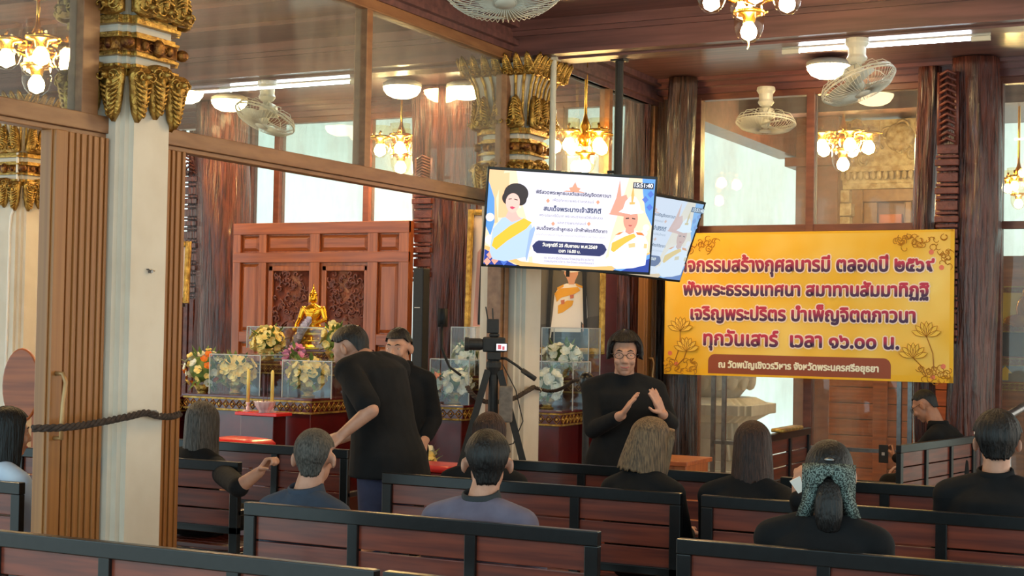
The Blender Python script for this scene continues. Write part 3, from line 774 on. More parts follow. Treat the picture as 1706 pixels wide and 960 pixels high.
# ================================================================ two hanging screens
TVS = .62
def screen(label, loc, yaw, pit, rol, Wd, st, pale=0):
    t = thing('television', label, 'television', loc, 0, None)
    T = Matrix.Rotation(yaw, 4, 'Z') @ Matrix.Rotation(pit, 4, 'X') @ Matrix.Rotation(rol, 4, 'Y')
    H = Wd / 1.735
    def put(o): o.matrix_local = T; return o
    put(MB().box(-Wd / 2, Wd / 2, 0, .035, -H / 2, H / 2).box(-Wd * .3, Wd * .3, .035, .07, -H * .35, H * .25).build('casing', 'matblack', t, bevel=.004))
    bz = .014
    b = MB()
    for x0, x1, z0, z1 in ((-Wd / 2, Wd / 2, H / 2 - bz, H / 2), (-Wd / 2, Wd / 2, -H / 2, -H / 2 + bz * 1.6), (-Wd / 2, -Wd / 2 + bz, -H / 2, H / 2), (Wd / 2 - bz, Wd / 2, -H / 2, H / 2)): b.box(x0, x1, -.006, 0, z0, z1)
    put(b.build('bezel', 'black', t))
    w_, h_ = Wd - 2 * bz, H - 2.6 * bz
    F = Flat(w_, h_, -.001)
    E = lambda rgb: emc(tuple(int(c + (q - c) * pale) for c, q in zip(rgb, (176, 210, 228))), st)
    bk = put(MB().box(-w_ / 2, w_ / 2, -.001, 0, -h_ / 2, h_ / 2).build('screen', E((226, 222, 240)), t))
    def layer(name, rgb, *polys):
        for p in polys:
            b = MB(); F.poly(b, p); b.build(name, E(rgb), bk)
    dsc = lambda s_, t_, r, a=1.0: [(s_ + r * math.cos(i * PI / 12), t_ + r * a * 1.78 * math.sin(i * PI / 12)) for i in range(24)]
    # warm side curtains and blue edges of the picture
    layer('picture_ground', (246, 214, 180), [(0, 0), (.16, 0), (.2, .3), (.26, .6), (.3, 1), (0, 1)], [(.80, .3), (.84, 0), (1, 0), (1, 1), (.72, 1), (.76, .6)])
    layer('picture_ground', (238, 190, 140), [(.0, .0), (.09, 0), (.05, .3), (.07, .55), (0, .6)], [(.06, .04), (.12, .02), (.13, .5), (.07, .5)])
    layer('picture_ground', (90, 150, 226), [(0, .12), (.04, .3), (.05, .55), (.03, .7), (0, .6)], [(.92, 0), (1, 0), (1, .5), (.955, .36), (.93, .15)])
    layer('picture_ground', (222, 150, 128), [(.74, .38), (.77, .22), (.785, .02), (.80, .2), (.83, .18), (.86, .3), (.80, .40)], [(.73, .40), (.8, .28), (.86, .36), (.86, .42)])
    layer('picture_ground', (244, 232, 236), *[dsc(s_, t_, r) for s_, t_, r in ((.03, .74, .03), (.06, .80, .03), (.1, .86, .03), (.15, .9, .03), (.2, .92, .028), (.24, .93, .03), (.27, .86, .022), (.72, .93, .03), (.76, .9, .028), (.79, .86, .022), (.965, .52, .02), (.955, .58, .02), (.02, .5, .025))])
    layer('picture_ground', (244, 180, 110), [(0, .80), (.1, .85), (.22, .95), (.36, .97), (.5, .97), (.66, .97), (.78, .95), (.9, .86), (1, .78), (1, .82), (.9, .90), (.78, 1), (.22, 1), (.1, .92), (0, .84)])
    layer('picture_ground', (30, 60, 150), [(0, .84), (.1, .92), (.2, 1), (0, 1)], [(1, .84), (.93, .9), (.82, 1), (1, 1)])
    layer('picture_ground', (92, 150, 226), [(.78, .99), (.9, .89), (1, .80), (1, .85), (.92, .92), (.83, 1)])
    layer('corner_motif', (226, 160, 140), *[[(s_, t_ - .045), (s_ + .022, t_), (s_, t_ + .045), (s_ - .022, t_)] for s_, t_ in ((.035, .90), (.065, .955), (.02, .97))])
    layer('corner_motif', (70, 110, 200), *[[(s_, t_ - .04), (s_ + .02, t_), (s_, t_ + .04), (s_ - .02, t_)] for s_, t_ in ((.12, .965), (.975, .16), (.945, .22), (.975, .30))])
    # lady on the left
    layer('portrait', (176, 200, 232), [(.03, .86), (.04, .62), (.09, .50), (.15, .47), (.22, .49), (.27, .56), (.285, .66), (.25, .90), (.12, .96), (.05, .94)])
    layer('portrait', (240, 186, 50), [(.04, .80), (.05, .72), (.14, .58), (.22, .49), (.27, .53), (.24, .60), (.13, .74), (.07, .84)])
    layer('portrait', (226, 180, 170), [(.11, .49), (.125, .42), (.17, .42), (.185, .47), (.21, .5), (.15, .54)])
    layer('portrait', (36, 20, 26), dsc(.165, .235, .073, .84), dsc(.125, .285, .042, 1.0), dsc(.195, .29, .035, 1.1))
    layer('portrait', (236, 190, 176), [(.148 + .042 * math.cos(a), .325 + .115 * math.sin(a) * (1 if math.sin(a) > 0 else .8)) for a in [i * PI / 12 for i in range(24)]])
    layer('portrait', (60, 34, 36), [(.122, .295), (.14, .288), (.14, .298), (.122, .303)], [(.155, .29), (.176, .297), (.176, .306), (.155, .299)])
    layer('portrait', (206, 60, 96), [(.132, .378), (.146, .372), (.166, .382), (.15, .402), (.138, .396)])
    layer('portrait', (240, 232, 236), dsc(.193, .375, .006, 1))
    layer('portrait', (150, 176, 214), [(.245, .9), (.26, .62), (.285, .565), (.292, .6), (.27, .78), (.255, .95)])
    # officer on the right
    layer('portrait', (238, 238, 250), [(.745, .92), (.755, .70), (.79, .60), (.835, .555), (.90, .555), (.955, .60), (.98, .68), (.975, .92), (.9, .96), (.8, .98)])
    layer('portrait', (246, 180, 64), [(.757, .78), (.76, .70), (.84, .62), (.89, .585), (.905, .62), (.84, .70), (.775, .80)])
    layer('portrait', (236, 120, 50), [(.775, .615), (.80, .585), (.83, .57), (.80, .61)], [(.90, .57), (.94, .575), (.955, .605), (.91, .60)])
    layer('portrait', (226, 190, 130), [(.86, .70), (.90, .685), (.905, .73), (.865, .745)], [(.955, .69), (.975, .69), (.975, .74), (.955, .74)])
    layer('portrait', (214, 146, 124), [(.862 + .044 * math.cos(a), .435 + .125 * math.sin(a)) for a in [i * PI / 12 for i in range(24)]], [(.84, .52), (.885, .52), (.89, .575), (.86, .60), (.835, .575)])
    layer('portrait', (60, 36, 34), [(.832, .425), (.852, .42), (.852, .432), (.832, .437)], [(.87, .42), (.89, .425), (.89, .437), (.87, .432)])
    layer('portrait', (180, 80, 80), [(.85, .498), (.876, .498), (.868, .512), (.856, .512)])
    layer('portrait', (244, 246, 254), [(.785, .365), (.81, .33), (.822, .25), (.845, .20), (.865, .185), (.885, .20), (.905, .25), (.92, .33), (.94, .35), (.93, .365), (.86, .385)])
    layer('portrait', (214, 170, 90), [(.862, .07), (.872, .18), (.868, .26), (.858, .26), (.854, .18)], [(.845, .255), (.88, .25), (.88, .275), (.847, .28)])
    # ornaments and lettering
    layer('ornament', (226, 150, 120), [(.51, .075), (.525, .13), (.545, .14), (.535, .17), (.56, .175), (.58, .185), (.44, .185), (.46, .17), (.485, .17), (.475, .14), (.495, .13)],
          *[[(s_, t_ - .025), (s_ + .012, t_), (s_, t_ + .025), (s_ - .012, t_)] for s_, t_ in ((.355, .29), (.655, .275), (.395, .53), (.61, .51))])
    layer('date_badge', (34, 40, 92), [(.28, .775), (.30, .73), (.315, .715), (.70, .715), (.715, .73), (.73, .775), (.715, .825), (.69, .85), (.31, .85), (.29, .825)])
    layer('clock_box', (20, 30, 60), [(.86, .04), (.985, .04), (.985, .105), (.86, .105)])
    def txt(body, s_, t_, wd, rgb, bold=0, hs=1.0, name='lettering'):
        b = MB(); text_mesh(body, b, (s_ - .5) * w_, (.5 - t_) * h_, wd * w_, F.layer() - .0005, bold, hs); b.build(name, E(rgb), bk)
    dk = (66, 66, 92); md = (110, 110, 132)
    txt('พิธีสวดพระพุทธมนต์และเจริญจิตตภาวนา', .505, .205, .45, dk, .0012)
    txt('เพื่ออุทิศถวายพระราชกุศลแด่', .505, .28, .245, md)
    txt('สมเด็จพระนางเจ้าสิริกิติ์', .505, .375, .345, (50, 60, 96), .0016)
    txt('พระบรมราชินีนาถ พระบรมราชชนนีพันปีหลวง', .50, .445, .38, md)
    txt('และถวายพระกุศลแด่', .505, .515, .17, md)
    txt('สมเด็จพระเจ้าลูกเธอ เจ้าฟ้าพัชรกิติยาภา', .51, .585, .425, dk, .001)
    txt('นเรนทิราเทพยวดี กรมหลวงราชสาริณีสิริพัชร มหาวัชรราชธิดา', .505, .65, .42, (170, 170, 182))
    txt('วันศุกร์ที่ 25 กันยายน พ.ศ.2569', .505, .758, .33, (250, 244, 230), .001)
    txt('เวลา 16.00 น.', .505, .815, .13, (250, 244, 230), .0008)
    txt('ณ ศาลาปฏิบัติธรรมวัดพนัญเชิงวรวิหาร', .505, .895, .30, md)
    txt('วัดพนัญเชิงวรวิหาร จังหวัดพระนครศรีอยุธยา', .505, .93, .30, md)
    txt('15:51:40', .922, .072, .11, (246, 246, 250), .001)
    return t
p = at_d(949.1, 369.0, 10.18)
tv1 = screen('front hanging television showing an invitation with two portraits, lit brightly', p, .620, .163, .027, 1.17, .86)

p2_ = at_d(1067.1, 391.5, 10.86)
tv2 = screen('second hanging television behind the front one, turned away and paler', p2_, 1.158, .369, .053, 1.10, .66, .5)

q = at_z(923, 99, 3.61); o = MB().tube([(q.x, 9.75, 3.61), (q.x, 9.75, 2.3)], .022, 12).box(q.x - .04, q.x + .04, 9.71, 9.79, 3.60, 3.62).build('hanging_pole', 'cream')
MB().bar((.0, .05, .1), (q.x - p.x, 9.75 - p.y, .1), .04, .04).build('mount_arm', 'steel', tv1)
tag(o, 'pale ceiling pole behind the front television', 'pole')
q = at_z(1046, 106, 3.61); o = MB().tube([(q.x, 9.95, 3.61), (q.x, 9.95, 2.38)], .03, 12).box(q.x - .05, q.x + .05, 9.90, 10.0, 3.60, 3.62).bar((q.x, 9.95, 2.8), (q.x - .08, 9.95, 2.8), .02, .02).build('hanging_pole', 'matblack')
MB().bar((.0, .02, .05), (q.x - p2_.x, 9.95 - p2_.y, .05), .04, .04).build('mount_arm', 'matblack', tv2)
tag(o, 'black ceiling pole rising behind the second television', 'pole')

# ================================================================ yellow banner on a steel stand
bn = thing('banner', 'big yellow banner with Thai lettering on a steel stand', 'banner', (-3.433, 11.95, 1.893), math.radians(-1.2))
BW, BHt = 2.41, 1.195
MB().box(-BW / 2, BW / 2, 0, .012, -BHt / 2, BHt / 2).build('sheet', pm('banner_print', (244, 186, 30), .45, rgb2=(252, 214, 110), scale=1.6, lo=.42, hi=.72, coords='Object', detail=2), bn)
FB = Flat(BW, BHt, -.001)
def bl(name, rgb, *polys):
    b = MB()
    for p in polys: FB.poly(b, p)
    return b.build(name, flc(rgb), bn)
b = MB()
for x0, x1, z0, z1 in ((-BW / 2, BW / 2, BHt / 2 - .018, BHt / 2), (-BW / 2, BW / 2, -BHt / 2, -BHt / 2 + .05), (-BW / 2, -BW / 2 + .014, -BHt / 2, BHt / 2), (BW / 2 - .03, BW / 2, -BHt / 2, BHt / 2)): b.add([(x0, -.0008, z0), (x1, -.0008, z0), (x1, -.0008, z1), (x0, -.0008, z1)], [(0, 1, 2, 3)])
b.build('border', flc((246, 186, 16)), bn)
pl = FB.P([(.165, .85), (.80, .985)]); x0, z1 = pl[0]; x1, z0 = pl[1]
b = MB(); P_ = [(x0, z0), (x1, z0)] + [(x1 - .06 + .06 * math.cos(a), z1 - .06 + .06 * math.sin(a)) for a in [i * PI / 12 for i in range(7)]] + [(x0 + .06 - .06 * math.sin(a), z1 - .06 + .06 * math.cos(a)) for a in [i * PI / 12 for i in range(7)]]
FB.poly(b, P_, raw=True); b.build('place_plate', flc((150, 70, 40)), bn)
gm, nt, bs = _nt('letter_print'); N, L = nt.nodes, nt.links; bs.inputs['Roughness'].default_value = .5
tc = N.new('ShaderNodeTexCoord'); sp = N.new('ShaderNodeSeparateXYZ'); L.new(tc.outputs['Generated'], sp.inputs[0])
cr = N.new('ShaderNodeValToRGB'); L.new(sp.outputs['Z'], cr.inputs[0])
cr.color_ramp.elements[0].position = .3; cr.color_ramp.elements[0].color = (*lin((70, 34, 78)), 1); cr.color_ramp.elements[1].position = .68; cr.color_ramp.elements[1].color = (*lin((196, 42, 76)), 1)
L.new(cr.outputs[0], bs.inputs['Base Color'])
for body, s0, s1, t_, hs in (('กิจกรรมสร้างกุศลบารมี ตลอดปี ๒๕๖๙', .052, .936, .235, 1.12), ('ฟังพระธรรมเทศนา สมาทานสัมมาทิฏฐิ', .071, .92, .405, 1.05), ('เจริญพระปริตร บำเพ็ญจิตตภาวนา', .10, .877, .575, 1.08), ('ทุกวันเสาร์  เวลา ๑๖.๐๐ น.', .149, .825, .75, 1.0)):
    cx, cz = ((s0 + s1) / 2 - .5) * BW, (.5 - t_) * BHt
    y = FB.layer() - .001
    b = MB(); text_mesh(body, b, cx, cz, (s1 - s0) * BW, y, .017, hs); words_build(b, 'letter_outline', flc((252, 226, 206)), bn)
    b = MB(); text_mesh(body, b, cx, cz, (s1 - s0) * BW, y - .0012, .0062, hs); words_build(b, 'lettering', gm, bn)
b = MB(); text_mesh('ณ วัดพนัญเชิงวรวิหาร จังหวัดพระนครศรีอยุธยา', b, (.482 - .5) * BW, (.5 - .925) * BHt, .555 * BW, FB.layer() - .001, .0035, 1.05); b.build('lettering', flc((250, 240, 214)), bn)
# printed lotus sprays in the corners
def lotus(cx, cz, r, stem=None):
    b = MB(); l2 = MB()
    for a in (-70, -45, -20, 0, 20, 45, 70):
        t_ = math.radians(a); d = V((math.sin(t_), math.cos(t_))); nrm = V((d.y, -d.x))
        P = [V((cx, cz)) + d * (r * f) + nrm * (r * .17 * w_) for f, w_ in ((0, 0), (.35, .8), (.65, 1), (.85, .55), (1, 0))] + [V((cx, cz)) + d * (r * f) - nrm * (r * .17 * w_) for f, w_ in ((.85, .55), (.65, 1), (.35, .8))]
        y = FB.layer(); b.add([(p.x, y, p.y) for p in P], [tuple(range(len(P)))])
        l2.tube([(p.x, y - .001, p.y) for p in P], .0022, 4, closed=True)
    if stem:
        l2.tube([(cx, -.004, cz), ((cx + stem[0]) / 2 + .02, -.004, (cz + stem[1]) / 2), (stem[0], -.004, stem[1])], .004, 5)
    b.build('lotus_print', flc((246, 200, 70)), bn); l2.build('lotus_lines', flc((176, 110, 20)), bn)
lotus(-1.06, -.23, .12, (-1.10, -.47)); lotus(-1.0, -.40, .12, (-1.09, -.53))
lotus(1.0, -.24, .12, (1.06, -.50)); lotus(.90, -.41, .12, (1.0, -.55))
rnd = random.Random(5); b = MB(); l2 = MB()
for cx, cz, ex, ez, k in ((-1.05, -.53, .13, .05, 30), (1.06, -.54, .12, .05, 30), (.95, .50, .20, .05, 34), (1.13, .40, .05, .10, 14), (-.93, .50, .18, .05, 28)):
    l2 = MB()
    for _ in range(k):
        x, z = cx + ex * (2 * rnd.random() - 1), cz + ez * (2 * rnd.random() - 1); a = rnd.random() * 6.28; r = .035
        l2.tube([(x + r * (1 - i / 8) * math.cos(a + i * .6), -.004, z + r * (1 - i / 8) * math.sin(a + i * .6)) for i in range(7)], .0028, 4)
    l2.build('foliage_print', flc((190, 124, 24)), bn)
for x, z in ((-1.15, -.42), (-1.09, -.51), (1.03, .42), (1.11, .30), (1.13, -.47), (1.05, -.555)):
    b.add([(x + .02 * math.cos(i * .524), -.005, z + .02 * math.sin(i * .524)) for i in range(12)], [tuple(range(12))])
b.build('blossom_print', flc((232, 120, 90)), bn)
t = thing('banner_stand', 'grey steel tube stand holding up the yellow banner', 'stand', (-3.433, 12.0, 0), math.radians(-1.2))
for u_ in (1186, 1204, 1498, 1516):
    x = at_y(u_, 700, 12.0).x + 3.433
    MB().box(x - .017, x + .017, 0, .03, 0, 2.4).build('upright', 'steel', t)
xa, xb, xc, xd = [at_y(u_, 700, 12.0).x + 3.433 for u_ in (1186, 1204, 1498, 1516)]
MB().box(xa, xb + .25, .0, .03, .72, .75).build('cross_bar', 'steel', t); MB().box(xc - .8, xd, .0, .03, .72, .75).build('cross_bar', 'steel', t)
for x in (xa, xd): MB().box(x - .02, x + .02, -.3, .12, 0, .03).build('foot', 'steel', t)

# ================================================================ altar with tiers, Buddha and flowers
def gold_band(b, x0, x1, y0, z0, z1, side=None):
    """gilt lattice band on a front at y0, from x0 to x1"""
    h = z1 - z0
    b.box(x0, x1, y0 - .006, y0, z0, z0 + h * .14).box(x0, x1, y0 - .006, y0, z1 - h * .14, z1)
    nn = max(2, int((x1 - x0) / (h * .62))); st = (x1 - x0) / nn
    for i in range(nn):
        c = x0 + (i + .5) * st
        b.tube([(c, y0 - .005, z0 + h * .2), (c + st * .42, y0 - .005, z0 + h * .5), (c, y0 - .005, z0 + h * .8), (c - st * .42, y0 - .005, z0 + h * .5)], h * .05, 4, closed=True)
        b.ell((c, y0 - .005, z0 + h * .5), (h * .11, .006, h * .11), nu=8, nv=4)
def tier(label, x0, x1, y0, y1, ztop, band=.12, group='red lacquer altar tables with gilt borders', zbot=0):
    t = thing('altar_table', label, 'altar table', ((x0 + x1) / 2, (y0 + y1) / 2, zbot), 0, group)
    w_, d_ = (x1 - x0) / 2, (y1 - y0) / 2; h = ztop - zbot
    MB().box(-w_ + .02, w_ - .02, -d_ + .02, d_ - .02, 0, h - band).box(-w_, w_, -d_, d_, 0, min(.06, h * .2)).build('table_body', 'redlac', t, bevel=.005)
    MB().box(-w_, w_, -d_, d_, h - band, h - .008).box(-w_ - .012, w_ + .012, -d_ - .012, d_ + .012, h - .02, h).build('table_top', 'golddark' if band < .05 else 'redlac', t, bevel=.003)
    b = MB(); gold_band(b, -w_, w_, -d_, h - band, h - .02)
    b.M = Matrix.Rotation(PI / 2, 4, 'Z'); gold_band(b, -d_, d_, -w_, h - band, h - .02); b.M = None
    b.build('gilt_border', 'gold', t)
    return t
tier('front altar table with gilt border, under two yellow bouquets', -7.72, -6.50, 9.45, 9.98, 1.10)
tier('middle altar tier, slightly higher, behind the yellow bouquets', -7.62, -6.68, 10.0, 10.32, 1.355, .10)
tier('top altar tier carrying the golden Buddha', -7.62, -6.82, 10.34, 10.80, 1.455, .09)
c = at_d(436, 700, 11.2)
t = thing('offering_stand', 'small red lacquer stand holding candles and incense before the altar', 'stand', (c.x, 9.18, 0))
MB().box(-.19, .19, -.1, .1, .975, 1.0).build('stand_top', 'redcush', t, bevel=.004)
MB().box(-.15, .15, -.08, .08, 0, .975).box(-.2, .2, -.11, .11, 0, .05).build('stand_body', 'redlac', t, bevel=.004)
OX = c.x
candle_m = pm('yellow_wax', (244, 216, 120), .45, rgb2=(236, 204, 104), scale=6)
crys = pm('cut_glass', (226, 200, 200), .12, rgb2=(200, 164, 168), scale=12, coat=.6)
for u_, lb in ((417, 'yellow candle on a glass stick, at the end of the offering stand'), (457, 'yellow candle standing behind the pink incense bowl')):
    x = at_y(u_, 680, 9.2).x
    t = thing('candlestick', lb, 'candle', (x, 9.17, 1.0), 0, 'yellow candles before the altar')
    MB().lathe([(.036, 0), (.034, .008), (.012, .016), (.017, .03), (.009, .04), (.016, .055), (.019, .068), (.012, .07)], n=16).build('glass_stick', crys, t, smooth=True)
    b = MB().lathe([(.0135, .068), (.0125, .30), (.006, .315), (.001, .317)], n=14).build('candle', candle_m, t, smooth=True)
    MB().tube([(0, 0, .315), (.001, 0, .33)], .0015, 5).build('wick', 'matblack', b)
x = at_y(445, 680, 9.15).x
t = thing('incense_bowl', 'pink and white fluted bowl with incense sticks between the candles', 'bowl', (x, 9.12, 1.0))
b = MB(); R = []
for r, z in ((.045, 0), (.04, .012), (.055, .03), (.072, .055), (.075, .075), (.082, .085), (.07, .083), (.06, .06)):
    R.append([(r * (1 + .05 * math.cos(12 * k * PI / 24)) * math.cos(k * PI / 24), r * (1 + .05 * math.cos(12 * k * PI / 24)) * math.sin(k * PI / 24), z) for k in range(48)])
b.rings(R).build('bowl', crys, t, smooth=True)
for dx, dy, h in ((-.015, 0, .29), (.012, .01, .30), (0, -.012, .28)): MB().tube([(dx, dy, .05), (dx * 1.4, dy, h)], .0022, 5).build('incense_stick', 'redlac', t)

# seated golden Buddha, right hand over the knee
bx, by = at_y(516, 580, 10.52).x, 10.55
t = thing('buddha_statue', 'golden seated Buddha statue on a tiered lotus base', 'statue', (bx, by, 1.455), math.radians(8))
b = MB()
for z0, z1, r0, r1 in ((0, .02, .215, .215), (.02, .05, .205, .19), (.05, .075, .17, .20), (.075, .09, .205, .205), (.09, .12, .18, .165), (.12, .14, .15, .175), (.14, .165, .18, .175)):
    b.rings([[(r0 * math.cos(k * PI / 20), .68 * r0 * math.sin(k * PI / 20), z0) for k in range(40)], [(r1 * math.cos(k * PI / 20), .68 * r1 * math.sin(k * PI / 20), z1) for k in range(40)]])
for k in range(22):
    a = k * PI / 11; b.ell((.178 * math.cos(a), .12 * math.sin(a), .105), (.026, .02, .022), Matrix.Rotation(a, 3, 'Z'), nu=8, nv=6)
    b.ell((.19 * math.cos(a), .13 * math.sin(a), .06), (.026, .02, .018), Matrix.Rotation(a, 3, 'Z'), nu=8, nv=6)
b.build('lotus_base', 'goldstat', t, smooth=False, bevel=.003)
b = MB(); Z0 = .165
b.cap((-.07, .02, Z0 + .035), .042, (-.155, -.045, Z0 + .035), .034).cap((-.155, -.045, Z0 + .035), .033, (.03, -.10, Z0 + .03), .022)   # legs crossed
b.cap((.07, .02, Z0 + .035), .042, (.155, -.045, Z0 + .03), .034).cap((.155, -.045, Z0 + .03), .033, (-.04, -.095, Z0 + .055), .022)
b.loft([((0, .02, Z0), .10, .06), ((0, .02, Z0 + .06), .085, .055), ((0, .015, Z0 + .12), .066, .045), ((0, .012, Z0 + .19), .092, .052), ((0, .015, Z0 + .235), .105, .05), ((0, .02, Z0 + .265), .07, .038), ((0, .018, Z0 + .285), .028, .026), ((0, .01, Z0 + .31), .024, .024)], 20)
b.cap((-.105, .015, Z0 + .235), .032, (-.135, -.0, Z0 + .135), .026).cap((-.135, 0, Z0 + .135), .024, (-.135, -.075, Z0 + .075), .017).cap((-.135, -.075, Z0 + .075), .018, (-.138, -.098, Z0 + .025), .012)
b.cap((.105, .015, Z0 + .235), .032, (.135, .01, Z0 + .135), .026).cap((.135, .01, Z0 + .135), .024, (.05, -.07, Z0 + .085), .018).cap((.05, -.07, Z0 + .085), .018, (-.01, -.085, Z0 + .083), .016)
b.ell((0, 0, Z0 + .35), (.040, .043, .052)).ell((0, -.012, Z0 + .335), (.032, .036, .036)).ell((0, -.044, Z0 + .345), (.007, .008, .013))
for sg in (-1, 1): b.cap((sg * .041, .008, Z0 + .36), .008, (sg * .040, .008, Z0 + .305), .007)
b.build('figure', 'goldstat', t, remesh=.0045, relax=3)
b = MB().ell((0, .012, Z0 + .378), (.043, .044, .036)).ell((0, .014, Z0 + .415), (.024, .024, .018)).lathe([(.014, Z0 + .425), (.009, Z0 + .45), (.004, Z0 + .475), (.0005, Z0 + .50)], (0, .014, 0), 12)
b.build('curled_hair', 'goldstat', t, smooth=True)
b = MB().tube([(.06, -.045, Z0 + .255), (.02, -.058, Z0 + .17), (-.01, -.05, Z0 + .08)], .006, 6).tube([(-.085, -.036, Z0 + .25), (-.03, -.058, Z0 + .20), (.06, -.052, Z0 + .21)], .004, 6)
b.build('robe_edge', 'goldstat', t, smooth=True)
t.scale = (.86, .86, .84)

# ---- flowers
def petal_flower(r, n_, cup, layers=2):
    b = MB()
    for l in range(layers):
        k_ = 1 - .35 * l
        for i in range(n_):
            a = 2 * PI * i / n_ + l * PI / n_; cs, sn = math.cos(a), math.sin(a)
            P = []
            for f, w_ in ((0.08, .12), (.45, .42), (.8, .46), (1.0, .16)):
                z = r * k_ * (cup * f * f + .1 * l + .12 * l * f)
                c_ = V((cs, sn, 0)) * (r * k_ * f) + V((0, 0, z)); s_ = V((-sn, cs, 0)) * (r * k_ * w_)
                P.append((c_ - s_, c_ + s_))
            vs = [p for q in P for p in q]; b.add(vs, [(0, 1, 3, 2), (2, 3, 5, 4), (4, 5, 7, 6)])
    b.ell((0, 0, r * .12), (r * .16, r * .16, r * .14), nu=8, nv=5)
    return b
FM = dict(yellow=pm('yellow_petal', (250, 214, 110), .6, rgb2=(252, 232, 160), scale=40), orange=pm('orange_petal', (240, 150, 40), .6, rgb2=(236, 110, 40), scale=30),
          white=pm('white_petal', (246, 242, 228), .6, rgb2=(240, 234, 208), scale=30), pink=pm('pink_petal', (226, 130, 176), .6, rgb2=(240, 170, 200), scale=30),
          purple=pm('purple_petal', (190, 176, 206), .6, rgb2=(226, 220, 230), scale=30), leaf=pm('green_leaf', (86, 112, 52), .5, rgb2=(120, 140, 66), scale=20))
MESH = {}
def flower_mesh(kind):
    if kind not in MESH:
        o = (petal_flower(.042, 5, .35, 2) if kind in ('yellow', 'white', 'orange') else petal_flower(.036, 6, .7, 3)).build('blossom', FM[kind], None, smooth=True)
        MESH[kind] = o.data; bpy.data.objects.remove(o)
    return MESH[kind]
def bouquet(label, loc, rad, kinds, nfl, seed, group, bowl=True, s=1.0):
    t = thing('bouquet', label, 'flowers', loc, 0, group); rnd = random.Random(seed)
    zc = .07 + rad[2] if bowl else rad[2]
    if bowl: MB().lathe([(.05, 0), (.055, .01), (.03, .02), (.05, .05), (.075, .09), (.07, .092), (.02, .06)], n=20).build('gilt_bowl', 'gold', t, smooth=True)
    lf = MB()
    for k in range(34):
        u_ = rnd.random() * 2 * PI; v_ = rnd.uniform(-.9, .9); q = V((math.cos(u_) * math.sqrt(1 - v_ * v_), math.sin(u_) * math.sqrt(1 - v_ * v_), v_))
        p = V((q.x * rad[0], q.y * rad[1], q.z * rad[2])) * .9; d = (q + V((0, 0, .2))).normalized(); sdir = d.cross(V((0, 0, 1))).normalized()
        lf.add([p, p + d * .045 + sdir * .016, p + d * .09, p + d * .045 - sdir * .016], [(0, 1, 2, 3)])
    lf.M = Matrix.Translation((0, 0, zc)); lf2 = MB(); lf2.M = lf.M; lf2.add(lf.v, lf.f); lf2.ell((0, 0, 0), (rad[0] * .72, rad[1] * .72, rad[2] * .72))
    lf2.build('leaves', FM['leaf'], t)
    for k in range(nfl):
        v_ = 1 - 2 * (k + .5) / nfl; v_ = v_ * .97; u_ = k * 2.39996 + rnd.uniform(-.2, .2)
        q = V((math.cos(u_) * math.sqrt(1 - v_ * v_), math.sin(u_) * math.sqrt(1 - v_ * v_), v_))
        p = V((q.x * rad[0], q.y * rad[1], q.z * rad[2])) * rnd.uniform(.88, 1.06)
        o = bpy.data.objects.new('blossom', flower_mesh(rnd.choice(kinds))); COL.objects.link(o); o.parent = t
        d = (q + V((rnd.uniform(-.35, .35), rnd.uniform(-.35, .35), rnd.uniform(-.2, .4)))).normalized()
        o.matrix_local = Matrix.Translation(p + V((0, 0, zc))) @ d.to_track_quat('Z', 'Y').to_matrix().to_4x4() @ Matrix.Rotation(rnd.random() * 6, 4, 'Z') @ Matrix.Scale(rnd.uniform(.8, 1.25) * s, 4)
    return t
def acrylic(label, x0, x1, y0, y1, z0, z1):
    t = thing('acrylic_cover', label, 'display cover', ((x0 + x1) / 2, (y0 + y1) / 2, z0), 0, 'clear acrylic covers over flowers')
    w_, d_, h = (x1 - x0) / 2, (y1 - y0) / 2, z1 - z0; e = .003
    for a in ((-w_, w_, -d_, -d_ + e), (-w_, w_, d_ - e, d_), (-w_, -w_ + e, -d_ + e, d_ - e), (w_ - e, w_, -d_ + e, d_ - e)): MB().box(*a, 0, h).build('side_pane', 'clear', t)
    MB().box(-w_, w_, -d_, d_, h, h + e).build('top_pane', 'clear', t)
    b = MB(); r = .0035
    for sx_ in (-w_, w_):
        for sy_ in (-d_, d_): b.box(sx_ - r, sx_ + r, sy_ - r, sy_ + r, 0, h)
        b.box(sx_ - r, sx_ + r, -d_, d_, h - r, h + r)
    for sy_ in (-d_, d_): b.box(-w_, w_, sy_ - r, sy_ + r, h - r, h + r)
    b.build('polished_edge', 'edge', t)
    return t
GY, GW = 'yellow bouquets on the altar', 'white bouquets by the framed portrait'
def flow(u_, v_, y, zt, label, rad, kinds, nfl, seed, group, bowl=True, s=1.0):
    c = at_y(u_, v_, y); return bouquet(label, (c.x, y, zt), rad, kinds, nfl, seed, group, bowl, s)
flow(446, 575, 10.16, 1.355, 'yellow bouquet at the left foot of the golden Buddha', (.15, .10, .10), ['yellow'], 34, 1, GY)
flow(394, 625, 9.7, 1.10, 'yellow bouquet under clear cover above the left candle', (.16, .11, .11), ['yellow'], 36, 2, GY)
flow(514, 628, 9.68, 1.10, 'yellow bouquet under clear cover at the corner of the front altar table', (.165, .11, .11), ['yellow'], 38, 3, GY)
flow(556, 578, 10.16, 1.355, 'yellow bouquet at the altar end, half behind the stooping man', (.09, .08, .12), ['yellow'], 24, 4, GY)
c = at_y(338, 640, 9.55)
tier('altar side table under the orange and white flowers', c.x - .3, -7.76, 9.35, 9.9, 1.07)
flow(338, 640, 9.62, 1.07, 'loose orange and white flower arrangement behind the long grey hair', (.17, .12, .15), ['orange', 'yellow', 'white', 'white'], 46, 5, 'mixed flower arrangements', True, .72)
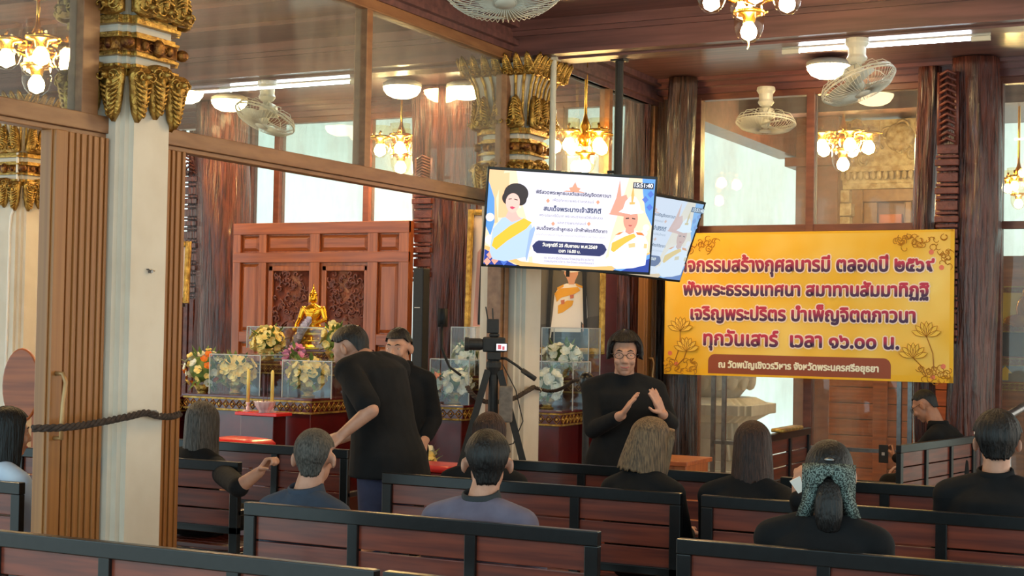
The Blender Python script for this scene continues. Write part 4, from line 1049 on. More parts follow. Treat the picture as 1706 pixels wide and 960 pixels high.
t = bouquet('bunch of pink roses hanging below the golden Buddha', (at_y(491, 605, 9.94).x, 9.94, 1.22), (.09, .06, .13), ['pink'], 22, 6, 'mixed flower arrangements', False)
t = thing('flower_garland', 'lavender flower garland draped from the golden Buddha\'s lap', 'garland', (at_y(505, 560, 10.44).x, 10.44, 1.50), 0)
rnd = random.Random(9)
for k in range(11):
    f = k / 10; o = bpy.data.objects.new('blossom', flower_mesh('purple')); COL.objects.link(o); o.parent = t
    o.matrix_local = Matrix.Translation((.05 - .10 * f + rnd.uniform(-.012, .012), .02 - .05 * math.sin(f * 2), .19 - .21 * f)) @ Matrix.Rotation(1.3, 4, 'X') @ Matrix.Rotation(k, 4, 'Z')
MB().tube([(.05, .03, .19), (0, -.0, .09), (-.05, -.02, -.02)], .015, 8).build('garland_cord', FM['purple'], t)
def cov(u0, u1, y0, y1, z0, vtop, label):
    a, b_ = at_y(u0, vtop, y0), at_y(u1, vtop, y0); acrylic(label, a.x, b_.x, y0, y1, z0, a.z)
cov(350, 434, 9.52, 9.9, 1.10, 590, 'clear acrylic cover over the yellow bouquet by the left candle')
cov(471, 553, 9.50, 9.88, 1.10, 600, 'clear acrylic cover over the yellow bouquet at the table corner')
cov(412, 548, 10.355, 10.40, 1.455, 544, 'clear acrylic cover at the foot of the golden Buddha')

# ---- second altar with white bouquets
c0, c1 = at_y(714, 680, 10.5).x, at_y(782, 680, 10.5).x
d0, d1 = at_y(880, 680, 10.75).x, at_y(957, 680, 10.75).x
tier('red altar table with gilt border under white bouquets, left of the tripod', c0, c1 + .05, 10.3, 10.7, 1.05)
tier('raised red tier behind the white bouquet left of the tripod', c0 + .12, c1 + .1, 10.72, 11.0, 1.27)
tier('red altar table with gilt border, right of the second pillar', d0, d1, 10.5, 10.9, 1.03)
tier('raised red tier behind the white bouquet right of the second pillar', d0 + .05, d1 + .2, 10.92, 11.2, 1.27)
flow(758, 640, 10.5, 1.05, 'white bouquet on the table left of the tripod, lower of two', (.13, .10, .10), ['white'], 34, 12, GW)
flow(781, 582, 10.86, 1.27, 'white bouquet left of the tripod, upper one, half behind the pillar', (.12, .09, .09), ['white'], 30, 13, GW)
flow(912, 640, 10.7, 1.03, 'white bouquet right of the second pillar, lower one, half hidden', (.12, .10, .12), ['white'], 32, 14, GW)
flow(938, 585, 11.06, 1.27, 'white bouquet in front of the framed officer portrait', (.155, .11, .10), ['white'], 38, 15, GW)
flow(723, 650, 10.4, 1.05, 'small orange and cream flowers at the left end of the white bouquets', (.05, .05, .08), ['orange', 'white'], 12, 16, 'mixed flower arrangements')
cov(717, 782, 10.33, 10.66, 1.05, 598, 'clear acrylic cover over the lower white bouquet left of the tripod')
cov(752, 792, 10.75, 10.98, 1.27, 545, 'clear acrylic cover over the upper white bouquet beside the pillar')
cov(890, 955, 10.53, 10.86, 1.03, 602, 'clear acrylic cover over the lower white bouquet right of the pillar')
cov(903, 981, 10.95, 11.18, 1.27, 546, 'clear acrylic cover below the framed officer portrait')
c = at_d(705, 745, 11.0); flow(705, 745, c.y, .50, 'yellow flowers low on the floor stand behind the young man', (.09, .09, .14), ['yellow', 'white'], 26, 17, GY, False)
tag(MB().lathe([(.11, 0), (.10, .02), (.05, .06), (.05, .44), (.09, .50)], (c.x, c.y, 0), 20).build('flower_stand', 'golddark', smooth=True), 'low gilt stand under the yellow flowers behind the young man', 'stand')
c = at_d(716, 770, 10.4)
tier('low gilt bordered kneeler with red top behind the young man', c.x - .22, c.x + .25, c.y - .12, c.y + .2, .66, .09)
t = MB().box(-.22, .24, -.13, .2, 0, .05).build('seat_cushion', 'redcush', bevel=.02); t.location = (c.x, c.y, .662); tag(t, 'thin red cushion on the low gilt kneeler', 'cushion')
c = at_d(398, 740, 10.6)
t = thing('stool', 'gilt edged red stool under the red cushion beside the bench', 'stool', (c.x, c.y, 0))
MB().box(-.22, .22, -.16, .16, .72, .765).build('seat', 'golddark', t, bevel=.01)
for sx_ in (-.2, .16):
    for sy_ in (-.14, .1): MB().box(sx_, sx_ + .04, sy_, sy_ + .04, 0, .72).build('leg', 'redlac', t)
b = MB(); R = []
for z, e in ((0, .0), (.02, .02), (.05, .02), (.075, .0), (.09, -.08), (.095, -.2)): R.append(rrect(-.20 - e, .20 + e, -.15 - e * .9, .15 + e * .9, .05) if e > -.15 else rrect(-.07, .07, -.03, .03, .02))
b.rings([[(x, y, z) for x, y in r] for r, z in zip(R, (0, .02, .05, .075, .09, .095))])
cu = b.build('seat_cushion', 'redcush', smooth=True); cu.location = (c.x, c.y, .767); tag(cu, 'plump shiny red cushion beside the long grey haired woman', 'cushion')
c = at_d(400, 832, 10.35)
tier('low gilt and red patterned step beyond the grey haired woman\'s bench', c.x - .35, c.x + .4, c.y - .1, c.y + .2, c.z + .06, .12)

# ---- framed portraits
def portrait(label, loc, rz, Wd, Ht, officer, tilt=-.10):
    t = thing('framed_portrait', label, 'framed picture', loc, rz, 'gold framed portraits on easels')
    T = Matrix.Rotation(tilt, 4, 'X')
    def put(o): o.matrix_local = T; return o
    b = MB(); f = .05
    for x0, x1, z0, z1 in ((0, f, 0, Ht), (Wd - f, Wd, 0, Ht), (f, Wd - f, 0, f), (f, Wd - f, Ht - f, Ht)):
        b.box(x0 - Wd / 2, x1 - Wd / 2, -.03, .01, z0, z1)
        b.box(x0 - Wd / 2 + .012, x1 - Wd / 2 - .012, -.042, -.03, z0 + .012, z1 - .012)
    put(b.build('frame', 'gold', t, bevel=.006))
    pc = put(MB().box(-Wd / 2 + .02, Wd / 2 - .02, 0, .012, .02, Ht - .02).build('picture', flc((92, 86, 80)) if officer else flc((226, 204, 196)), t))
    F = Flat(Wd - 2 * f, Ht - 2 * f, -.001)
    def layer(name, rgb, *polys):
        for p in polys:
            b = MB(); b.M = Matrix.Translation((0, 0, Ht / 2)); F.poly(b, [(x, .13 + .78 * y if officer and not (x in (0, 1)) else y) for x, y in p]); b.build(name, flc(rgb), pc)
    if officer:
        layer('painted_figure', (70, 64, 60), [(0, .8), (1, .7), (1, 1), (0, 1)])
        layer('painted_figure', (40, 38, 40), [(.25, .98), (.72, .98), (.74, 1.12), (.22, 1.12)])
        layer('painted_figure', (236, 224, 214), [(.24, 1), (.28, .70), (.30, .5), (.36, .40), (.48, .36), (.62, .36), (.72, .40), (.80, .50), (.82, .75), (.78, .86), (.72, .80), (.72, 1)])
        layer('painted_figure', (206, 150, 124), [(.44, .24), (.46, .18), (.66, .18), (.66, .25), (.62, .32), (.60, .37), (.52, .37), (.50, .32)], [(.74, .84), (.80, .82), (.81, .90), (.75, .92)])
        layer('painted_figure', (244, 238, 230), [(.34, .20), (.38, .17), (.40, .06), (.55, 0), (.70, .06), (.72, .16), (.78, .18), (.77, .21), (.55, .23)])
        layer('painted_figure', (226, 160, 50), [(.30, .48), (.38, .42), (.66, .40), (.70, .44), (.62, .48), (.40, .53), (.34, .58)], [(.36, .62), (.50, .56), (.60, .56), (.58, .62), (.44, .70), (.36, .72)], [(.62, .355), (.74, .39), (.76, .42), (.64, .39)], [(.34, .41), (.44, .37), (.44, .40), (.34, .44)])
        layer('painted_figure', (40, 36, 38), [(.76, .47), (.80, .47), (.80, .54), (.76, .54)], [(.47, .185), (.66, .185), (.66, .20), (.47, .20)], [(.26, 1), (.27, .93), (.72, .93), (.72, 1)])
        layer('painted_figure', (200, 110, 80), [(.40, .56), (.46, .55), (.46, .60), (.41, .61)], [(.54, .50), (.60, .49), (.60, .53), (.55, .54)])
    else:
        layer('painted_figure', (206, 150, 140), [(.1, .3), (.3, .2), (.35, .5), (.2, .9), (.05, .9)])
        layer('painted_figure', (240, 226, 220), [(.2, .9), (.3, .5), (.6, .4), (.9, .6), (.9, .95)])
    b = MB().bar((-Wd * .35, .05, -loc[2] + .02), (-Wd * .2, .02, Ht * .9), .03, .03).bar((Wd * .35, .05, -loc[2] + .02), (Wd * .2, .02, Ht * .9), .03, .03).bar((0, .40, -loc[2] + .02), (0, .05, Ht * .8), .03, .03).box(-Wd * .42, Wd * .42, -.05, .02, -.03, -.005)
    b.build('easel', 'matblack', t)
    return t
c = at_d(943, 590, 12.5); portrait('gold framed portrait of an officer in white uniform below the screens', (c.x, c.y, c.z), math.radians(22), .64, 1.02, True)
c = at_d(822, 575, 12.6); portrait('gold framed picture mostly hidden behind the second pillar', (c.x, c.y, c.z), math.radians(20), .5, 1.15, False)
c = at_d(268, 505, 13.2); portrait('black and gold picture frame edge beside the ridged door', (c.x, c.y, c.z), math.radians(25), .50, .55, False, -.08)

# ================================================================ speaker, stanchion, tripod camera, ropes, desk, chair
c = at_d(700, 575, 11.3)
t = thing('column_speaker', 'tall slim black column speaker in front of the rough trunk', 'speaker', (c.x, c.y, 0))
b = MB().box(-.045, .045, -.05, .05, 1.22, 2.10).build('speaker_column', 'matblack', t, bevel=.008)
MB().box(-.025, .02, -.053, -.05, 1.80, 1.805).build('logo_strip', 'white', b)
MB().box(-.04, .04, -.04, .04, .4, 1.22).build('spacer_pole', 'matblack', t, bevel=.006)
MB().box(-.2, .2, -.2, .2, .0, .42).build('subwoofer_base', 'matblack', t, bevel=.015)
o = MB().box(c.x + .06, c.x + .12, c.y + .15, c.y + .2, 1.66, 1.80).tube([(c.x + .1, c.y + .15, 1.68), (c.x + .1, c.y + .15, 1.5), (c.x + .2, c.y + .1, 1.36), (c.x + .3, c.y + .1, 1.3)], .010, 6).build('socket_cable', 'matblack', smooth=True)
tag(o, 'black socket and looping cable on the trunk beside the column speaker', 'cable')

tp = at_d(822, 640, 9.95); TX, TY = tp.x, tp.y
def tpz(v_): return at_d(822, v_, 9.95).z
t = thing('camera_tripod', 'black video tripod with pan handle standing by the second pillar', 'tripod', (TX, TY, 0), math.radians(27))
zt = tpz(612)
MB().lathe([(.035, zt - .35), (.03, zt - .05), (.05, zt), (.05, zt + .03), (.03, zt + .06)], n=14).box(-.045, .045, -.05, .05, zt + .05, zt + .10).build('fluid_head', 'matblack', t, bevel=.004)
b = MB().tube([(.02, 0, zt + .06), (.08, -.02, zt + .06), (.16, -.06, zt + .01), (.19, -.07, zt - .015)], .009, 8).tube([(.19, -.07, zt - .015), (.275, -.11, zt - .07)], .017, 10)
b.build('pan_handle', 'matblack', t, smooth=True)
for k, a in enumerate((200, -12, 95)):
    a = math.radians(a); cs, sn = math.cos(a), math.sin(a); r1 = .46
    b = MB().bar((.04 * cs, .04 * sn, zt - .02), (r1 * .55 * cs, r1 * .55 * sn, zt * .45), .045, .03).bar((r1 * .5 * cs, r1 * .5 * sn, zt * .5), (r1 * cs, r1 * sn, .02), .03, .022)
    b.box(r1 * .55 * cs - .03, r1 * .55 * cs + .03, r1 * .55 * sn - .025, r1 * .55 * sn + .025, zt * .43, zt * .47).ell((r1 * cs, r1 * sn, .02), (.025, .025, .02))
    b.build('leg', 'matblack', t, bevel=.003)
MB().box(.04, .13, -.09, -.05, zt - .36, zt - .12).build('hanging_pouch', pm('grey_pouch', (120, 112, 106), .8, rgb2=(100, 94, 90), scale=30), t, bevel=.012)
MB().tube([(.06, -.04, zt + .02), (.15, -.06, zt - .15), (.2, -.05, zt - .35), (.14, -.04, zt - .5), (.06, -.03, zt - .52)], .004, 5).build('cable', 'matblack', t)
t = thing('video_camera', 'black camera with lit rear screen and antenna on the tripod', 'camera', (TX, TY, zt + .10), math.radians(27))
MB().box(-.075, .075, -.035, .035, 0, .10).box(-.035, .035, -.03, .03, .10, .125).build('camera_body', 'matblack', t, bevel=.01)
b = MB().lathe([(.035, 0), (.04, .02), (.04, .09), (.046, .095), (.046, .12), (.036, .12)], (-.075, .0, .05), 18, rot('Y', -PI / 2)); b.build('lens', 'matblack', t, smooth=False, bevel=.002)
s_ = MB().box(.01, .09, -.05, -.04, .005, .062).build('flip_screen', 'matblack', t, bevel=.003)
MB().box(.016, .084, -.0515, -.05, .012, .056).build('display', emc((226, 220, 226), .9), s_)
MB().box(.026, .048, -.0525, -.0515, .02, .05).box(.055, .07, -.0525, -.0515, .016, .04).build('display_picture', emc((200, 70, 80), .7), s_)
MB().box(-.05, .03, -.03, .03, .125, .22).build('wireless_unit', 'matblack', t, bevel=.006)
MB().tube([(-.045, 0, .22), (-.06, 0, .30)], .005, 6).build('antenna', 'matblack', t); MB().tube([(-.01, 0, .22), (-.015, 0, .29)], .005, 6).build('antenna', 'matblack', t)
c = at_d(977, 640, 10.4)
t = thing('stanchion', 'black post holding the rope end behind the clapping woman', 'post', (c.x, c.y, 0))
MB().lathe([(.16, 0), (.16, .02), (.03, .04), (.024, .06), (.024, 1.28), (.03, 1.29)], n=18).build('pole', 'matblack', t, smooth=False)
MB().lathe([(.034, 1.25), (.05, 1.27), (.05, 1.33), (.03, 1.36), (.002, 1.365)], n=18).build('knob', 'black', t, smooth=True)
RX, RY = c.x, c.y
def rope(label, pts, r=.017):
    # smooth path, two twisted strands
    P = [V(p) for p in pts]; Q = []
    for i in range(len(P) - 1):
        p0, p1, p2, p3 = P[max(i - 1, 0)], P[i], P[i + 1], P[min(i + 2, len(P) - 1)]
        for k in range(14):
            f = k / 14; Q.append(.5 * ((2 * p1) + (p2 - p0) * f + (2 * p0 - 5 * p1 + 4 * p2 - p3) * f * f + (3 * p1 - p0 - 3 * p2 + p3) * f ** 3))
    Q.append(P[-1]); b = MB()
    L_ = [0]
    for i in range(1, len(Q)): L_.append(L_[-1] + (Q[i] - Q[i - 1]).length)
    for ph in (0, 2.09, 4.19):
        T = []
        m = int(L_[-1] / .009); j = 0
        for q in range(m + 1):
            l = L_[-1] * q / m
            while j < len(Q) - 2 and L_[j + 1] < l: j += 1
            f = (l - L_[j]) / max(L_[j + 1] - L_[j], 1e-6); p = Q[j].lerp(Q[j + 1], f); d = (Q[j + 1] - Q[j]).normalized()
            x = d.cross(V((0, 0, 1))).normalized(); y = x.cross(d); a = ph + l * 62
            T.append(p + x * (r * .52 * math.cos(a)) + y * (r * .52 * math.sin(a)))
        b.tube(T, r * .55, 6)
    return tag(b.build('rope', 'rope', smooth=True), label, 'rope', 'brown twisted ropes')
X0 = -4.78
rope('brown twisted rope hung across the folding door and the near pillar', [at_x(54, 714, -4.84), at_x(110, 712, X0), at_x(160, 705, X0), at_x(215, 694, X0), at_x(243, 688, X0), at_x(262, 693, X0), at_x(285, 694, -4.80), at_x(299, 690, -4.84)])
rope('brown twisted rope sagging across the tripod towards the second pillar', [at_d(778, 645, 10.6), at_d(792, 662, 10.5), at_d(815, 670, 10.5), at_d(850, 666, 10.5), at_d(874, 654, 10.66), at_x(889, 645, -4.785)])
rope('dark rope running from the second pillar to the black post', [at_x(889, 645, -4.80), V((-4.78, 10.02, 1.2)), at_d(935, 648, 10.9), at_d(958, 634, 10.6), V((RX, RY, 1.30))], .013)
c = at_d(1125, 768, 9.9)
t = thing('wooden_desk', 'small red brown wooden desk beside the long fair haired woman', 'desk', (c.x, c.y + .2, 0))
MB().box(-.28, .10, -.25, .25, c.z - .03, c.z).build('desk_top', 'panelh', t, bevel=.004)
MB().box(-.26, .08, -.22, .22, 0, c.z - .03).build('desk_body', 'panel', t, bevel=.004)
# second sideways bench end and its draped items
B(at_d(1288, 760, 11.0).x - .05, 10.2, 'tilted bench end with golden cloth edge behind the brown haired woman', PI / 2)
c = at_d(1318, 712, 11.0)
o = MB().box(-.04, .5, -.05, .05, 0, .03).build('gold_cloth', 'gold', bevel=.01); o.location = (at_d(1288, 760, 11.0).x - .05, 11.0, .912); o.rotation_euler = (0, 0, PI / 2); tag(o, 'folded golden cloth laid over the sideways bench top', 'cloth')
# oval wooden chair back at far left
c = at_d(36, 640, 9.6)
t = thing('wooden_chair', 'wooden chair with a big oval back at the far left', 'chair', (c.x, c.y, 0), math.radians(27))
b = MB(); P_ = disc(0, 0, .12, .24, 28); b.prism(P_, -.02, .02, (0, 0, c.z - .01))
b.build('oval_back', 'panelh', t, bevel=.01)
MB().box(-.23, .23, .0, .45, .44, .48).build('seat', 'panelh', t, bevel=.01)
for x_, y_ in ((-.2, .02), (.17, .02), (-.2, .40), (.17, .40)): MB().box(x_, x_ + .035, y_, y_ + .035, 0, .44).build('leg', 'panel', t)
for x_ in (-.1, .07): MB().box(x_, x_ + .03, -.0, .02, .46, c.z - .15).build('back_post', 'panel', t)
# display cabinet with a Buddha picture behind the right-hand pane
cx0 = at_y(1660, 560, 13.2).x
t = thing('display_cabinet', 'cabinet with golden Buddha picture and gilt shelves behind the right edge pane', 'cabinet', (cx0 + .6, 13.3, 0))
MB().box(-.62, .62, -.05, .3, 0, 2.35).build('cabinet_body', 'panelh', t, bevel=.005)
def zy(v_): return at_y(1685, v_, 13.25).z
b = MB()
for v_ in (484, 548, 604, 645): gold_band(b, -.6, .6, -.055, zy(v_) - .03, zy(v_) + .035)
b.build('gilt_border', 'gold', t)
pc = MB().box(-.6, .1, -.062, -.055, zy(545) + .03, zy(484) - .02).build('picture', flc((226, 176, 60)), t)
b = MB().ell((-.35, -.065, (zy(545) + zy(484)) / 2 - .1), (.2, .012, .06)).ell((-.35, -.065, (zy(545) + zy(484)) / 2), (.10, .012, .12)).ell((-.35, -.065, (zy(545) + zy(484)) / 2 + .13), (.05, .012, .06)).cap((-.35, -.065, (zy(545) + zy(484)) / 2 + .18), .015, (-.35, -.065, (zy(545) + zy(484)) / 2 + .22), .004)
b.build('printed_statue', 'goldstat', pc, smooth=True)
MB().box(-.6, .6, -.062, -.055, zy(600) + .03, zy(552) - .01).build('black_plaque', 'matblack', t)
MB().box(-.6, .6, -.062, -.055, zy(640) + .02, zy(608) - .01).build('grey_notice', flc((120, 118, 116)), t)
ax = at_y(1675, 622, 13.24).x - (cx0 + .6); az = zy(622)
b = MB().prism([(-.025, -.06), (.025, -.06), (.025, .0), (.055, .0), (0, .06), (-.055, .0), (-.025, .0)], 0, .004, (ax, -.062, az)); b.build('arrow_sign', flc((250, 190, 40)), t)
# steel handrail outside
a, b_ = at_d(1679, 693, 10.3), at_d(1712, 674, 10.9)
tag(MB().tube([a, b_, b_ + V((.15, .3, 0))], .03, 10).tube([a, (a.x, a.y, 0)], .025, 10).tube([b_ + V((.15, .3, 0)), (b_.x + .15, b_.y + .3, 0)], .025, 10).build('handrail', 'steel', smooth=True), 'steel handrail behind the short haired man at the right edge', 'handrail')

# ================================================================ people
SKINS = {}
def hand(b, w, d, nrm, curl=.3, side=1, s=1.0):
    """palm, four unequal fingers and a thumb; w wrist, d hand direction, nrm out of the back of the hand"""
    w, d, nrm = V(w), V(d).normalized(), V(nrm).normalized(); x = d.cross(nrm).normalized(); nrm = x.cross(d); x = x * side
    p1 = w + d * .085 * s
    for k in range(4): b.cap(w + d * .012 + x * (.012 * (1.5 - k) * s), .014 * s, p1 + x * (.0185 * (1.5 - k) * s), .0125 * s, 8)
    for k, (L_, r) in enumerate(((.066, .0084), (.076, .0088), (.071, .0086), (.056, .0076))):
        p = p1 + x * (.0195 * (1.5 - k) * s); a = curl * .5; dd = d
        for seg in (.45, .32, .23):
            dd = (d * math.cos(a) - nrm * math.sin(a)).normalized() + x * (.05 * (1.5 - k)); dd.normalize()
            q = p + dd * (L_ * seg * s * 1.1); b.cap(p, r * s, q, r * .92 * s, 8); p = q; a += curl
    t0 = w + d * .025 * s + x * .022 * s; dd = (d * .62 + x * .75 - nrm * (.15 + curl * .4)).normalized()
    t1 = t0 + dd * .048 * s; dd2 = (d * .9 + x * .3 - nrm * (.2 + curl * .6)).normalized(); t2 = t1 + dd2 * .032 * s
    b.cap(t0, .015 * s, t1, .0105 * s, 8); b.cap(t1, .0105 * s, t2, .0085 * s, 8)
def hair_shell(hc, R, elf, dropf, rad=(.085, .102, .098), amp=.03, wig=22, nA=110, nE=16, nD=12, out=.0, seed=0, thick=.012, ctr=(0, -.008, .03)):
    """hair grown from the crown: per azimuth (0 = back) an elevation limit, then a fall"""
    b = MB(); O = []; I = []
    for i in range(nE + nD + 1):
        ro, ri = [], []
        for j in range(nA):
            az = 2 * PI * j / nA - PI; el0 = elf(az); dr, flare, tuck = dropf(az)
            sa, ca = math.sin(az), -math.cos(az)
            nz = mnoise.noise(V((math.sin(az) * wig * .5, math.cos(az) * wig * .5, seed + i * .07))) + .5 * mnoise.noise(V((math.sin(az) * wig, math.cos(az) * wig, seed + i * .12)))
            if i <= nE: el = PI / 2 - (PI / 2 - el0) * i / nE; z = math.sin(el); c_ = math.cos(el); dz = 0; g = 1
            else:
                f = (i - nE) / nD; z = math.sin(el0); c_ = math.cos(el0); dz = -dr * f; g = 1 + flare * f + tuck * math.sin(f * PI)
            k_ = (1 + amp * nz) * g
            p = V((sa * c_ * rad[0] * k_, ca * c_ * rad[1] * k_, z * rad[2] * (1 + amp * .4 * nz))) + V(ctr) + V((0, 0, dz * (1 + .12 * nz)))
            ro.append(hc + R @ p); ri.append(hc + R @ (p - V((sa * c_, ca * c_, z * .9)) * (thick if i < nE + nD else thick * .4)))
        O.append(ro); I.append(ri)
    b.rings(O + I[::-1], cap=False, closed=True)
    return b
def SM(x): x = max(0, min(1, x)); return x * x * (3 - 2 * x)
def short_cut(front=.62, side=.10, back=-.50, fade=0):
    def elf(az):
        a = abs(az)
        return back + (side - back) * SM((a - .8) / .5) + (front - side) * SM((a - 1.75) / .5)
    return elf
def nape(az): k_ = 1 - SM((abs(az) - .55) / .5); return (.048 * k_, -.13 * k_, 0.0)
def nodrop(az): return (0.0, 0.0, 0.0)
def person(label, loc, rz, J, hairs, top='cloth', bottom='cloth', sleeve=.5, skin='skin', vox=.008, face=True, glasses=False, head=(0, 0, 0), wide=1.0, collar=None, fingers=((.3, 1), (.3, 1)), skirt=False, group='visitors dressed in black', smile=False, hs=1.0, aw=None, ears=True, hem=0):
    t = thing('person', label, 'person', loc, rz, group)
    if aw:
        Mi = ROOT[t.name].inverted()
        for k in aw: J[k] = Mi.to_3x3() @ V(aw[k]) if k[:4] in ('hand', 'back') else Mi @ V(aw[k])
    L_ = J['lean']; RL = rot('X', -L_)
    hc = V(J['head']); HR = rot('Z', head[0]) @ rot('X', -head[1]) @ rot('Y', head[2])
    H = lambda x, y, z: hc + HR @ V((x * hs, y * hs, z * hs))
    P = [V(J[k]) for k in ('pelvis', 'waist', 'chest', 'shoulders', 'neck')]
    def torso(b, e):
        w_ = wide
        b.loft([(P[0] + V((0, 0, -.09)), .13 * w_ + e, .10 * w_ + e), (P[0], .165 * w_ + e, .125 * w_ + e), (P[1], .15 * w_ + e, .115 * w_ + e, RL), (P[2], .165 * w_ + e, .12 * w_ + e, RL),
                (P[2].lerp(P[3], .65), .165 * w_ + e, .11 * w_ + e, RL), (P[3], .14 * w_ + e, .085 + e, RL), (P[3].lerp(P[4], .6), .085 * w_ + e, .07 + e, RL), (P[4], .060 + e, .060 + e, RL)], 22)
        for sg, k in ((-1, 'L'), (1, 'R')):
            s_ = V(J['shoulder' + k]); b.cap(P[3] + V((sg * .07, 0, .0)), .062 + e, s_, .058 * (.5 + .5 * w_) + e)
    def limb(b, k, e, f=1.0, flo=0):
        s_, el, w_ = V(J['shoulder' + k]), V(J['elbow' + k]), V(J['wrist' + k])
        if f >= .5:
            b.cap(s_, .054 * (.5 + .5 * wide) + e, el, .042 + e)
            if f > .5: q = el.lerp(w_, (f - .5) * 2); b.cap(el, .042 + e, q, (.042 + (.028 - .042) * (f - .5) * 2) + e)
        else: q = s_.lerp(el, f * 2); b.cap(s_, .054 * (.5 + .5 * wide) + e, q, .05 + e * 1.6)
    def leg(b, k, e):
        h, kn, an = V(J['hip' + k]), V(J['knee' + k]), V(J['ankle' + k])
        b.cap(h, .085 * wide + e, kn, .058 + e); b.cap(kn, .058 + e, kn.lerp(an, .35), .058 + e); b.cap(kn.lerp(an, .35), .058 + e, an, .038 + e)
    # one continuous body
    b = MB(); torso(b, 0)
    for k in 'LR': limb(b, k, 0); leg(b, k, 0)
    b.cap(P[4] + V((0, 0, -.03)), .063, H(0, -.02, -.06), .057)
    b.ell(H(0, -.010, .03), (.074 * hs, .090 * hs, .084 * hs), HR).ell(H(0, .028, -.035), (.060 * hs, .064 * hs, .078 * hs), HR).ell(H(0, .055, -.092), (.027 * hs, .028 * hs, .022 * hs), HR).ell(H(0, .04, .0), (.064 * hs, .056 * hs, .07 * hs), HR)
    b.cap(H(0, .086, .012), .008, H(0, .104, -.028), .0125).cap(H(-.012, .092, -.032), .009, H(.012, .092, -.032), .009)
    b.cap(H(-.02, .082, -.060), .0075, H(.02, .082, -.060), .0075).cap(H(-.017, .082, -.070), .008, H(.017, .082, -.070), .008)
    for sg in (-1, 1):
        if ears: b.ell(H(sg * .084, -.010, -.008), (.011, .022, .034), HR @ rot('Z', sg * .5))
        b.ell(H(sg * .040, .070, -.028), (.022, .02, .024), HR).cap(H(sg * .014, .087, .026), .0075, H(sg * .048, .074, .026), .008)
    for sg, k, (cu, side) in ((-1, 'L', fingers[0]), (1, 'R', fingers[1])):
        w_ = V(J['wrist' + k]); hand(b, w_, V(J.get('hand' + k, w_ - V(J['elbow' + k]))), V(J.get('back' + k, (0, 0, 1))), cu, side)
        an = V(J['ankle' + k]); fd = V(J.get('toe', (0, 1, 0))); b.cap(an + V((0, -.02, -.045)), .036, an + fd * .14 + V((0, 0, -.055)), .03)
    body = b.build('body', skin, t, remesh=vox, relax=3)
    # clothes
    b = MB(); torso(b, .013)
    for k in 'LR': limb(b, k, .013, sleeve)
    if hem: b.loft([(P[1], .158 * wide, .125 * wide), (P[0], .190 * wide, .152 * wide), (P[0] + V((0, -.01, -hem)), .200 * wide, .165 * wide)], 22)
    if skirt: b.loft([(P[0] + V((0, 0, .1)), .17 * wide, .14), (P[0], .20 * wide, .16), (V((0, .02, .5)), .24 * wide, .19), (V((0, .03, .12)), .27 * wide, .22)], 22)
    sh = b.build('shirt' if not skirt else 'dress', top, t, remesh=.011, relax=3)
    if collar:
        c_ = P[4]; Rc = RL @ rot('X', .22); Q = []
        for r, z in ((.088, -.036), (.078, .022), (.070, .028), (.066, .02), (.074, -.03)): Q.append([c_ + Rc @ V((r * math.cos(k * PI / 14), r * .98 * math.sin(k * PI / 14) - .0, z - (.03 if math.sin(k * PI / 14) > .8 else 0))) for k in range(28)])
        MB().rings(Q, cap=False, closed=True).build('collar', collar, sh, smooth=True)
    b = MB().loft([(P[0] + V((0, 0, -.10)), .14 * wide, .11 * wide), (P[0] + V((0, 0, -.02)), .172 * wide, .132 * wide), (P[0] + V((0, 0, .08)), .16 * wide, .122 * wide)], 20)
    for k in 'LR': leg(b, k, .014)
    b.build('trousers', bottom, t, remesh=.012, relax=3)
    for k in 'LR':
        an = V(J['ankle' + k]); fd = V(J.get('toe', (0, 1, 0))); MB().cap(an + V((0, -.03, -.048)), .042, an + fd * .15 + V((0, 0, -.055)), .036).build('shoe', 'matblack', t, smooth=True)
    # face
    if face:
        for sg in (-1, 1):
            e_ = MB().ell(H(sg * .031, .0805, .006), (.0125, .0058, .0042), HR).build('eye', EYEW, body, smooth=True)
            MB().ell(H(sg * .031, .0845, .006), (.0055, .0030, .0042), HR).build('iris', 'matblack', body, smooth=True)
            MB().tube([H(sg * .014, .0905, .028), H(sg * .032, .088, .034), H(sg * .05, .076, .027)], [.003, .0042, .002], 6).build('eyebrow', 'hair', body, smooth=True)
        b = MB().tube([H(-.024, .084, -.058 if smile else -.063), H(-.01, .0915, -.064), H(.01, .0915, -.064), H(.024, .084, -.058 if smile else -.063)], [.003, .0052, .0052, .003], 6)
        b.build('lips', LIPS, body, smooth=True)
    if glasses:
        b = MB()
        for sg in (-1, 1):
            b.tube([H(sg * .033 + .023 * math.cos(a), .1, .004 + .017 * math.sin(a)) for a in [i * PI / 8 for i in range(16)]], .0018, 5, closed=True)
            b.tube([H(sg * .056, .098, .008), H(sg * .078, .06, .012), H(sg * .083, -.005, .014)], .002, 5)
        b.tube([H(-.01, .1, .008), H(.01, .1, .008)], .0018, 5)
        b.build('glasses', 'black', t, smooth=True)
    for hb, hm in hairs(hc, HR * hs): hb.build('hair', hm, t, smooth=True)
    return t
EYEW = pm('eye_white', (186, 176, 168), .5); LIPS = pm('lips', (160, 84, 76), .45)
MT['hairgrey'] = pm('grey_black_hair', (50, 45, 42), .5, rgb2=(96, 90, 84), scale=20, stretch=(9, 9, .8), bump=.5, bscale=18, spec=.25)
MT['hairsalt'] = pm('thinning_grey_hair', (46, 43, 40), .5, rgb2=(86, 80, 74), scale=26, stretch=(6, 6, 2), bump=.5, bscale=22, spec=.3)
MT['hairfair'] = pm('fair_brown_hair', (74, 58, 45), .5, rgb2=(136, 106, 76), scale=20, stretch=(9, 9, .7), bump=.5, bscale=18, spec=.25)
